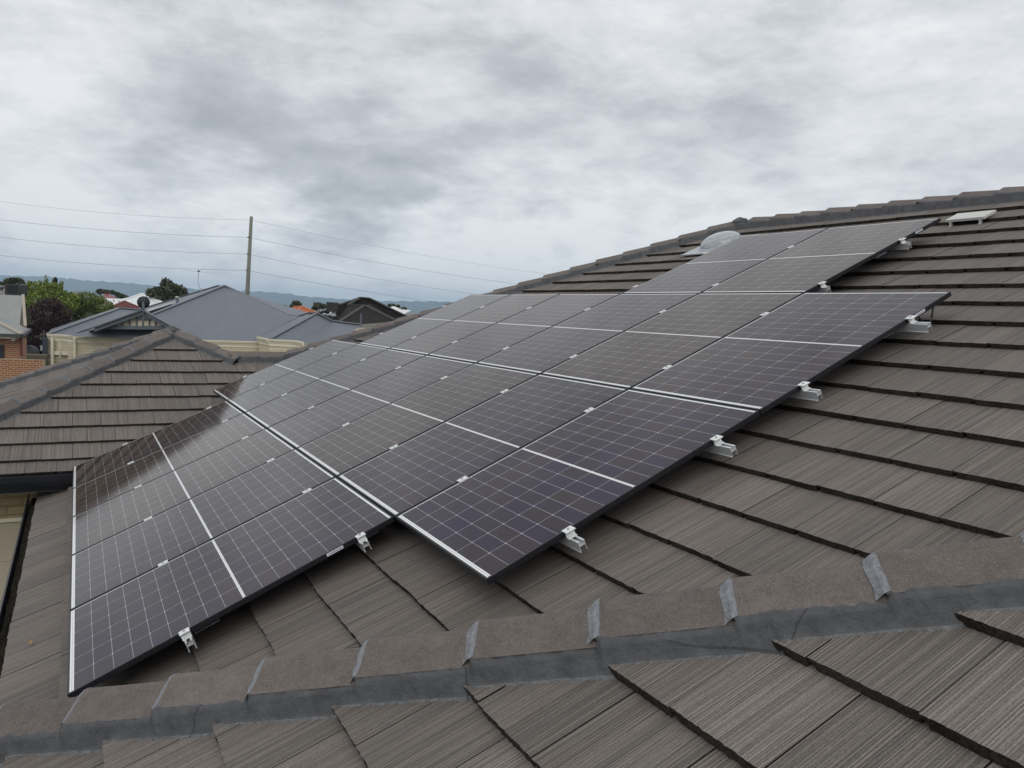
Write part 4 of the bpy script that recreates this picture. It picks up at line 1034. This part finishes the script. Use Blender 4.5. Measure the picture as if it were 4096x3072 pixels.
for k in range(N_):
    p_, q_ = a.lerp(b_, k / N_), a.lerp(b_, (k + 0.5) / N_); r_ = a.lerp(b_, (k + 1) / N_); o_ = Vector((0.03, -0.05, 0))
    for u_, v_ in ((p_ + o_, q_ + o_), (q_ + o_, q_), (q_, r_), (r_, r_ + o_)):
        mb.face([(u_.x, u_.y, ZG), (v_.x, v_.y, ZG), (v_.x, v_.y, v_.z), (u_.x, u_.y, u_.z)])
mb.build("sheeting", grain("beige_steel", (0.27, 0.23, 0.17), 0.04, 4, 0.5), fn)
mb = MB(); bar(mb, a, b_, 0.09, 0.09); mb.build("rail", grain("beige_rail", (0.29, 0.25, 0.19), 0.04, 4, 0.5), fn)
tk = MB(); q = P(124, 1440, 41.5); tk.tube([(q.x, q.y, ZG), (q.x, q.y, P(124, 1408, 41.5).z), (q.x, q.y, P(124, 1396, 41.5).z), (q.x, q.y, P(124, 1386, 41.5).z), (q.x, q.y, P(124, 1380.5, 41.5).z)], [0.38, 0.38, 0.34, 0.22, 0.02], 20)
tag(tk.build("water_tank", grain("dark_tank", (0.045, 0.048, 0.050), 0.1, 5, 0.5), smooth=True), "dark round-topped water tank behind the beige fence", "water tank")
hw = empty("water_heater", (P(179, 1400, 44).x, P(179, 1400, 44).y, ZG)); tag(hw, "tall dark blue-grey water heater against the end of the block house", "water heater")
mb = MB(); q = P(180, 1350, 44.2); mb.box((q.x - 0.13, q.y - 0.1, ZG), (q.x + 0.13, q.y + 0.2, q.z)); mb.build("cabinet", grain("slate_cabinet", (0.05, 0.058, 0.072), 0.08, 5, 0.4), hw)
mb = MB(); q = P(167, 1393, 44.1); mb.box((q.x - 0.06, q.y - 0.05, q.z - 0.15), (q.x + 0.06, q.y + 0.05, q.z + 0.16)); mb.build("meter_box", grain("pale_box", (0.42, 0.44, 0.42), 0.06, 8, 0.6), hw)

# houses further off
def far_roof(name, label, rmat, wmat, faces, walls, ridges=(), rf=None, rw=0.22):
    q = faces[0][0]; e = empty(name, (q.x, q.y, ZG)); tag(e, label, "house")
    mb = MB()
    for f in faces: poly(mb, f)
    mb.build("roof", rmat, e)
    mb = MB()
    for a, b_ in walls: wall_quad(mb, a - Vector((0, 0, 0)), b_, ZG, min(a.z, b_.z) - 0.03)
    mb.build("wall", wmat, e)
    if ridges:
        mb = MB()
        for a, b_ in ridges: bar(mb, a + Vector((0, 0, 0.03)), b_ + Vector((0, 0, 0.03)), rw, 0.10)
        mb.build("ridge_capping", rf or rmat, e)
    return e
DARKT = tiled_far("dark_roll_tile", (0.016, 0.0145, 0.014), (0.034, 0.031, 0.029), 0.34)
DARKR = grain("dark_ridge_tile", (0.06, 0.056, 0.052), 0.15, 12, 0.8)
RENDER = grain("cream_render", (0.55, 0.49, 0.38), 0.08, 4, 0.8)
D = 58.0
r1, r2 = P(1442, 1191, 60), P(1478, 1194, 60); cl_ = P(1240, 1262, 58); cr_ = P(1640, 1272, 60); bk1, bk2 = P(1350, 1240, 72), P(1560, 1246, 72)
ap = P(1459, 1223, 56.5); q1 = P(1330, 1306, 52.5); q2 = P(1590, 1286, 55); vl = P(1393, 1220.5, 58.6)
dk = far_roof("dark_tiled_house", "house with a near-black rolled tile roof and double hips behind the blue-grey roof", DARKT, RENDER,
    [[cl_, q1, P(1330, 1306, 52.5), cr_, r2, r1], [r1, r2, bk2, bk1], [cl_, r1, bk1], [r2, cr_, bk2], [q1, q2, ap], [q1, ap, vl], [ap, q2, P(1478, 1215, 59)]],
    [(cl_, q1), (q1, q2), (q2, cr_)], [(r1, cl_.lerp(r1, 0.5)), (r1, r2), (r2, cr_), (ap, q1), (ap, q2), (vl, ap), (r1, vl)], DARKR, 0.24)
e2 = empty("evaporative_cooler", P(1333, 1262, 56)); tag(e2, "large brown-black evaporative cooler standing on the dark tiled roof", "air cooler")
q = P(1333, 1228, 56); ex = Vector((FH.y, -FH.x, 0)); ez = Vector((0, 0, 1))
mb = MB(); mb.sweep([(-0.40, -0.28), (-0.33, -0.34), (0.33, -0.34), (0.40, -0.28), (0.43, 0.24), (0.35, 0.33), (-0.35, 0.34), (-0.43, 0.26)], [(q - FH * 0.4, ex, ez), (q + FH * 0.4, ex, ez)]); mb.build("casing", grain("brown_black_casing", (0.020, 0.017, 0.015), 0.2, 6, 0.5), e2)
mb = MB()
for k in range(7): mb.box((0, 0, 0), (0, 0, 0)) if False else bar(mb, q - FH * 0.42 + ex * (-0.14 + k * 0.07) + ez * -0.22, q - FH * 0.42 + ex * (-0.14 + k * 0.07) + ez * 0.24, 0.03, 0.03)
mb.build("louvre", grain("louvre_brown", (0.045, 0.032, 0.026), 0.2, 6, 0.6), e2)
mb = MB(); mb.tube([P(1333, 1246, 56), P(1333, 1264, 56)], 0.2, 10); mb.tube([P(1322, 1246, 55.7), P(1322, 1257, 55.5), P(1310, 1260, 55)], 0.05, 8); mb.build("duct", WHITEM, e2)
wv2 = empty("dome_ventilator", P(1298, 1262, 54)); tag(wv2, "small pale blue mushroom vent beside the cooler on the dark tiled roof", "ventilator")
mb = MB(); mb.tube([P(1298, 1264, 54), P(1298, 1258, 54)], 0.09, 10); mb.build("neck", BLACKP, wv2)
mb = MB(); mb.tube([P(1298, 1259, 54), P(1298, 1256, 54), P(1298, 1253.5, 54), P(1298, 1252.5, 54)], [0.17, 0.15, 0.09, 0.01], 14); mb.build("hood", grain("blue_hood", (0.30, 0.38, 0.46), 0.05, 6, 0.4), wv2, smooth=True)

ORANGE = tiled_far("orange_tile", (0.40, 0.115, 0.045), (0.52, 0.165, 0.07)); ORF = grain("orange_ridge", (0.45, 0.15, 0.07), 0.15, 10, 0.8)
a, b_ = P(1178, 1226, 82), P(1208, 1226, 80); c1_, c2_, c3_, c4_ = P(1128, 1243, 80), P(1165, 1275, 74), P(1268, 1253, 76), P(1230, 1236, 90)
far_roof("orange_tiled_house", "house with a bright orange tiled hip roof beyond the blue-grey roof", ORANGE, RENDER, [[c1_, c2_, b_, a], [c2_, c3_, b_], [c3_, c4_, a, b_], [c4_, c1_, a]], [(c1_, c2_), (c2_, c3_)], [(a, b_), (b_, c2_), (b_, c3_)], ORF)
a, b_ = P(1096, 1223, 96), P(1108, 1223, 96); c1_, c2_, c3_ = P(1060, 1244, 94), P(1165, 1256, 92), P(1130, 1232, 106)
far_roof("orange_tiled_house", "sliver of a second orange tiled roof half hidden by the big blue-grey slope", ORANGE, RENDER, [[c1_, c2_, b_, a], [c2_, c3_, b_], [c3_, c1_, a, b_]], [(c1_, c2_)], [(a, b_), (b_, c2_)], ORF)
BROWN = tiled_far("brown_tile", (0.075, 0.050, 0.040), (0.12, 0.085, 0.068))
a, b_ = P(985, 1187, 66), P(1012, 1190, 66); c1_, c2_, c3_ = P(900, 1230, 62), P(1205, 1268, 60), P(1130, 1240, 76)
far_roof("brown_tiled_house", "dark brown tiled roof just showing over the right hip of the blue-grey roof", BROWN, RENDER, [[c1_, c2_, b_, a], [c2_, c3_, b_], [c3_, c1_, a, b_]], [(c1_, c2_)], [(b_, c2_)], DARKR)
WHITER = metal_roof("white_steel_roof", (0.70, 0.71, 0.70), 0.2, 0.45); WHF = grain("white_flashing", (0.72, 0.73, 0.72), 0.03, 4, 0.5)
rp, rq = P(569, 1174.5, 84), P(576, 1174.5, 86); f1, f2, b1_, b2_ = P(484, 1206, 78), P(655, 1212, 80), P(470, 1200, 96), P(660, 1205, 98)
far_roof("white_roofed_house", "house with a large white steel hip roof behind the satellite dish", WHITER, RENDER, [[f1, P(540, 1234, 74), f2, rp], [f2, b2_, rq, rp], [f1, rp, rq, b1_], [b1_, rq, b2_]], [(f1, P(540, 1234, 74)), (P(540, 1234, 74), f2)], [(rp, f1), (rp, f2)], WHF)
f1, f2, rp, rq = P(400, 1199, 92), P(470, 1226, 84), P(418, 1194.5, 96), P(487, 1199, 94)
far_roof("white_roofed_house", "low white steel roof between the bushy green tree and the maroon tiled peak", WHITER, RENDER, [[f1, f2, P(520, 1222, 84), rq, rp], [rp, rq, P(500, 1204, 108), P(410, 1200, 110)]], [(f1, f2), (f2, P(520, 1222, 84))], [(rp, rq)], WHF)
REDT = tiled_far("maroon_tile", (0.105, 0.028, 0.024), (0.165, 0.052, 0.045), 0.5); REDF = grain("maroon_ridge", (0.17, 0.07, 0.06), 0.15, 10, 0.8)
a = P(498, 1206, 66); c1_, c2_, c3_, c4_ = P(440, 1232, 64), P(520, 1246, 60), P(572, 1236, 66), P(500, 1226, 72)
far_roof("maroon_tiled_house", "maroon tiled pyramid roof peeking over the left end of the blue-grey roof", REDT, RENDER, [[c1_, c2_, a], [c2_, c3_, a], [c3_, c4_, a], [c4_, c1_, a]], [(c1_, c2_), (c2_, c3_)], [(a, c1_), (a, c3_)], REDF)
REDM = metal_roof("red_steel_roof", (0.20, 0.045, 0.04), 0.2, 0.6)
a, b_ = P(422, 1173, 112), P(430, 1172, 112); c1_, c2_, c3_ = P(398, 1190, 106), P(476, 1197, 104), P(440, 1185, 122)
rh = far_roof("red_roofed_house", "house with a dull red roof and stubby chimney beyond the bushy green tree", REDM, RENDER, [[c1_, c2_, b_, a], [c2_, c3_, b_], [c3_, c1_, a, b_]], [(c1_, c2_)])
mb = MB(); q = P(427, 1175, 110); mb.box((q.x - 0.16, q.y - 0.16, q.z - 0.3), (q.x + 0.16, q.y + 0.16, q.z + 0.22)); mb.box((q.x - 0.22, q.y - 0.22, q.z + 0.22), (q.x + 0.22, q.y + 0.22, q.z + 0.30)); mb.build("chimney", grain("dark_red_chimney", (0.11, 0.03, 0.028), 0.1, 5, 0.8), rh)
REDO = tiled_far("red_orange_tile", (0.27, 0.062, 0.038), (0.36, 0.095, 0.055), 0.45)
a, b_ = P(604, 1181.5, 92), P(621, 1182, 92); c1_, c2_, c3_ = P(590, 1200, 88), P(672, 1209, 86), P(640, 1194, 104)
far_roof("red_tiled_house", "red-orange tiled roof between the white roof and the gum tree", REDO, RENDER, [[c1_, c2_, b_, a], [c2_, c3_, b_], [c3_, c1_, a, b_]], [(c1_, c2_)])
GREYT = tiled_far("grey_tile", (0.17, 0.15, 0.13), (0.24, 0.215, 0.19), 0.5)
a, b_ = P(296, 1167, 126), P(322, 1167, 126); c1_, c2_, c3_ = P(262, 1176, 120), P(316, 1184, 116), P(345, 1176, 132)
far_roof("grey_tiled_house", "faded grey tiled roof far off between the green trees", GREYT, RENDER, [[c1_, c2_, b_, a], [c2_, P(346, 1180, 120), b_], [P(346, 1180, 120), c3_, b_]], [(c1_, c2_)])
a, b_ = P(8, 1141, 46), P(24, 1144, 46); c1_, c2_, c3_ = P(-60, 1178, 44), P(40, 1180, 43), P(60, 1168, 50)
far_roof("grey_tiled_house", "grey-brown tiled roof behind the ventilator at the far left edge", GREYT, RENDER, [[c1_, c2_, b_, a], [c2_, c3_, b_], [c3_, c1_, a, b_]], [(c1_, c2_)])
rp, rq = P(1572, 1225, 96), P(1580, 1226, 96); f1, f2 = P(1550, 1233, 92), P(1612, 1258, 84); f3 = P(1646, 1241, 92)
far_roof("white_roofed_house", "white steel roof showing over the hip caps, right of the dark tiled house", WHITER, RENDER, [[f1, f2, P(1606, 1237, 95), rq, rp], [f2, f3, P(1606, 1237, 95)], [f3, P(1600, 1233, 110), rq]], [(f1, f2), (f2, f3)], [], WHF)

# ------------------------------------------------------------------ trees
def leaf_mat(name, c1, c2, trans=0.25):
    m, nt, b = new_mat(name)
    ge = nt.node('ShaderNodeNewGeometry').outputs['Random Per Island']
    tc = nt.node('ShaderNodeTexCoord').outputs['Object']
    k = nt.m('ADD', nt.m('MULTIPLY', ge, 0.65), nt.m('MULTIPLY', nt.noise(tc, 1.3, 3), 0.35))
    nt.put(b.inputs['Base Color'], nt.ramp(k, [(0.12, c1), (0.75, c2)])); b.inputs['Roughness'].default_value = 0.6
    b.inputs['Specular IOR Level'].default_value = 0.3
    return m
BARK = grain("bark", (0.10, 0.08, 0.06), 0.3, 12, 0.95)
def leaves(blobs, n, size, seed, shell=0.55):
    """leaf-sized faces spread through ragged clumps"""
    r = np.random.RandomState(seed); vol = np.array([b[1][0] * b[1][1] * b[1][2] for b in blobs]) ** 0.75
    pick = r.choice(len(blobs), n, p=vol / vol.sum()); V = []; Fc = []
    dirs = r.normal(size=(n, 3)); dirs /= np.linalg.norm(dirs, axis=1)[:, None]
    lump = [r.normal(size=(9, 3)) for _ in blobs]
    for i in range(n):
        c, rad = blobs[pick[i]]; dd = dirs[i]
        lp = lump[pick[i]]; lp_ = lp / np.linalg.norm(lp, axis=1)[:, None]
        cl = (lp_ @ dd).max()                       # clumps: stay near lobes
        if cl < 0.70 and r.rand() < 0.62: continue
        rr = (shell + (1 - shell) * r.rand() ** 0.6) * (0.80 + 0.22 * cl) * (1.0 + 0.38 * r.rand() if r.rand() < 0.12 else 1.0)
        p = np.array(c) + dd * rr * np.array(rad)
        a = r.normal(size=3); a /= np.linalg.norm(a); b = np.cross(a, r.normal(size=3)); b /= np.linalg.norm(b)
        s = size * (0.6 + 0.8 * r.rand()); k = len(V)
        V += [tuple(p - a * s), tuple(p + b * s * 0.45), tuple(p + a * s), tuple(p - b * s * 0.45)]; Fc.append((k, k + 1, k + 2, k + 3))
    return V, Fc
def tree(name, label, cat, dist, spec, n, size, mat, seed, trunk_px, trunk_r=0.12, group=None):
    blobs = []
    for px, py, rx, ry in spec:
        c = P(px, py, dist + random.uniform(-0.4, 0.4) * rx * dist / F_PX); k = dist / F_PX
        blobs.append((tuple(c), (rx * k, rx * k, ry * k)))
    base = P(trunk_px[0], trunk_px[1], dist); base.z = ZG
    e = empty(name, base); tag(e, label, cat, group)
    V, Fc = leaves(blobs, n, size, seed); me = bpy.data.meshes.new("crown"); me.from_pydata(V, [], Fc)
    link("crown", me, mat, e)
    mb = MB(); cen = [Vector(b[0]) for b in blobs]; mean = sum(cen, Vector()) / len(cen); low = min(c.z for c in cen)
    fork = Vector((base.x * 0.6 + mean.x * 0.4, base.y * 0.6 + mean.y * 0.4, max(ZG + 0.8, ZG + (low - ZG) * 0.6)))
    mb.tube([base, base.lerp(fork, 0.5) + Vector((0.05, 0.02, 0)), fork], [trunk_r, trunk_r * 0.8, trunk_r * 0.65], 8)
    for c in cen: mb.tube([fork - Vector((0, 0, 0.1)), fork.lerp(c, 0.5) + Vector((0.06, -0.04, 0.12)), c, c + Vector((0, 0, 0.1))], [trunk_r * 0.5, trunk_r * 0.32, trunk_r * 0.18, 0.01], 6)
    mb.build("trunk", BARK, e)
    return e
G1 = leaf_mat("bright_leaf", (0.040, 0.070, 0.012), (0.27, 0.34, 0.075)); G2 = leaf_mat("soft_leaf", (0.032, 0.056, 0.012), (0.20, 0.25, 0.060))
PU = leaf_mat("plum_leaf", (0.010, 0.006, 0.009), (0.062, 0.030, 0.036)); GM = leaf_mat("gum_leaf", (0.020, 0.026, 0.012), (0.10, 0.105, 0.058)); CY = leaf_mat("cypress_leaf", (0.012, 0.014, 0.008), (0.045, 0.045, 0.028))
tree("leafy_tree", "bright green leafy tree with upright shoots behind the purple plum", "tree", 55,
     [(150, 1160, 46, 34), (105, 1170, 34, 26), (190, 1165, 40, 38), (225, 1190, 42, 40), (150, 1205, 60, 40), (185, 1120, 7, 20), (245, 1140, 8, 20), (240, 1150, 12, 16), (215, 1150, 16, 24), (80, 1165, 14, 14), (260, 1220, 44, 46), (285, 1205, 34, 36), (240, 1178, 30, 22), (120, 1142, 12, 22), (152, 1138, 12, 18)], 15000, 0.078, G1, 3, (190, 1420))
tree("plum_tree", "dense purple-leaved plum tree between the brick house and the block house", "tree", 51,
     [(180, 1265, 72, 62), (130, 1290, 44, 60), (235, 1290, 40, 50), (170, 1340, 72, 60), (150, 1395, 66, 40), (205, 1222, 46, 30), (262, 1330, 40, 60), (240, 1385, 50, 50), (110, 1345, 40, 60), (140, 1430, 70, 40), (250, 1255, 34, 40)], 16000, 0.075, PU, 5, (170, 1440))
tree("bushy_tree", "rounded olive green bushy tree beside the left end of the blue-grey roof", "tree", 57,
     [(352, 1200, 52, 34), (318, 1225, 50, 40), (400, 1225, 52, 34), (430, 1246, 34, 24), (350, 1262, 74, 40), (290, 1275, 40, 50), (388, 1200, 30, 24)], 15000, 0.066, G2, 8, (350, 1420))
tree("cypress", "narrow dark cypress top poking above the bright green tree", "tree", 70, [(217, 1135, 7, 26), (223, 1128, 5, 20), (213, 1150, 8, 22), (218, 1175, 9, 26)], 1500, 0.10, CY, 9, (218, 1300), 0.1)
tree("gum_tree", "grey-green gum tree with a lumpy crown behind the red-orange roof", "tree", 82,
     [(665, 1138, 24, 22), (690, 1160, 34, 26), (640, 1168, 34, 22), (608, 1172, 22, 18), (722, 1162, 24, 20), (735, 1182, 24, 14), (665, 1185, 44, 20)], 5000, 0.15, GM, 12, (665, 1260), 0.25)
for k, (lab, dist, spec, n) in enumerate((
        ("flat-topped dark tree above the cooler at the far left", 90, [(40, 1125, 20, 10), (64, 1122, 24, 9), (85, 1130, 12, 10), (10, 1136, 14, 8)], 1300),
        ("clump of hazy trees just left of the red roof chimney", 130, [(400, 1166, 14, 9), (425, 1168, 18, 9), (452, 1170, 10, 8)], 1200),
        ("dark scrubby tree right of the red roof", 120, [(470, 1178, 10, 9), (485, 1184, 14, 8), (500, 1188, 12, 6)], 900),
        ("round-headed tree behind the second orange roof", 125, [(1184, 1213, 14, 10), (1196, 1220, 10, 9), (1170, 1226, 12, 8), (1140, 1228, 10, 5)], 1100),
        ("ragged tree between the orange roof and the dark tiled house", 110, [(1275, 1222, 20, 10), (1292, 1226, 12, 9), (1262, 1232, 14, 8)], 1100),
        ("low dark trees behind the white roof right of the dark tiled house", 120, [(1568, 1222, 14, 5), (1590, 1226, 10, 5), (1615, 1234, 10, 4)], 700))):
    tree("distant_tree", lab, "tree", dist, spec, n, 0.20, GM, 30 + k, (spec[0][0], spec[0][1] + 60), 0.2, "distant trees among the roofs")

# ------------------------------------------------------------------ power pole and lines
POLE = grain("weathered_pole", (0.20, 0.205, 0.165), 0.2, 2.5, 0.9, 0.3, 0, 0.0, (1, 1, 0.15))
pl_ = empty("power_pole", (P(981, 1330, 58).x, P(981, 1330, 58).y, ZG)); tag(pl_, "tall weathered timber power pole leaning slightly behind the blue-grey roof", "power pole")
base = P(978, 1390, 58); top = P(1005.5, 866, 58); base = top.lerp(base, (top.z - ZG) / (top.z - base.z))
mb = MB(); mb.tube([base, base.lerp(top, 0.5), top], [0.185, 0.155, 0.115], 12); mb.build("shaft", POLE, pl_, smooth=True)
mb = MB()
IY = [885, 949, 1016, 1081]
ins = []
for y in IY[1:]:
    c = P(1005.5 - (y - 866) * 0.047 - 12, y, 57.9); k = P(1005.5 - (y - 866) * 0.047, y, 57.9)
    mb.tube([k, c], 0.04, 8); ins.append(c)
ins = [P(1004, 880, 57.9)] + ins
mb.build("insulator", BLACKP, pl_)
WIRE = grain("wire", (0.16, 0.17, 0.19), 0.05, 5, 0.5)
LEFT = [806, 879, 949, 1022]; RIGHT_E = [(2300, 1108), (2300, 1160), (2300, 1222), (2300, 1268)]
WN = ["topmost", "second", "third", "lowest"]
for k in range(4):
    c = ins[k]
    m0 = P(0, LEFT[k], 57.5); far = m0 + (m0 - c) * 0.35; far.z = m0.z + (m0.z - c.z) * 0.9
    rr = P(RIGHT_E[k][0], RIGHT_E[k][1], 88)
    mb = MB(); pts = []
    for t in np.linspace(1, 0, 14): pts.append(c.lerp(m0, t) - Vector((0, 0, 0.22 * 4 * t * (1 - t) * (1 if k else 1.2))))
    pts = [far] + pts
    for t in np.linspace(0.06, 1, 14): pts.append(c.lerp(rr, t) - Vector((0, 0, 0.45 * 4 * t * (1 - t))))
    mb.tube(pts, 0.0105 if k else 0.0075, 5)
    tag(mb.build("power_line", WIRE), f"{WN[k]} of the four thin power lines strung to the timber pole", "power line", "power lines on the timber pole")

# ------------------------------------------------------------------ air between here and the hills
hm = bpy.data.materials.new("haze"); hm.use_nodes = True; hm.node_tree.nodes.clear(); hn = NT(hm.node_tree)
pv = hn.node('ShaderNodeVolumePrincipled'); pv.inputs['Color'].default_value = (0.60, 0.79, 1.0, 1); pv.inputs['Density'].default_value = 1.8e-4; pv.inputs['Anisotropy'].default_value = 0.2
ho = hn.node('ShaderNodeOutputMaterial'); hn.l.new(pv.outputs[0], ho.inputs['Volume'])
mb = MB(); mb.box((-9000, -9000, ZG - 3.5), (9000, 9000, 205)); hz = mb.build("haze", hm); tag(hz, kind='stuff')
scene.cycles.volume_bounces = 1
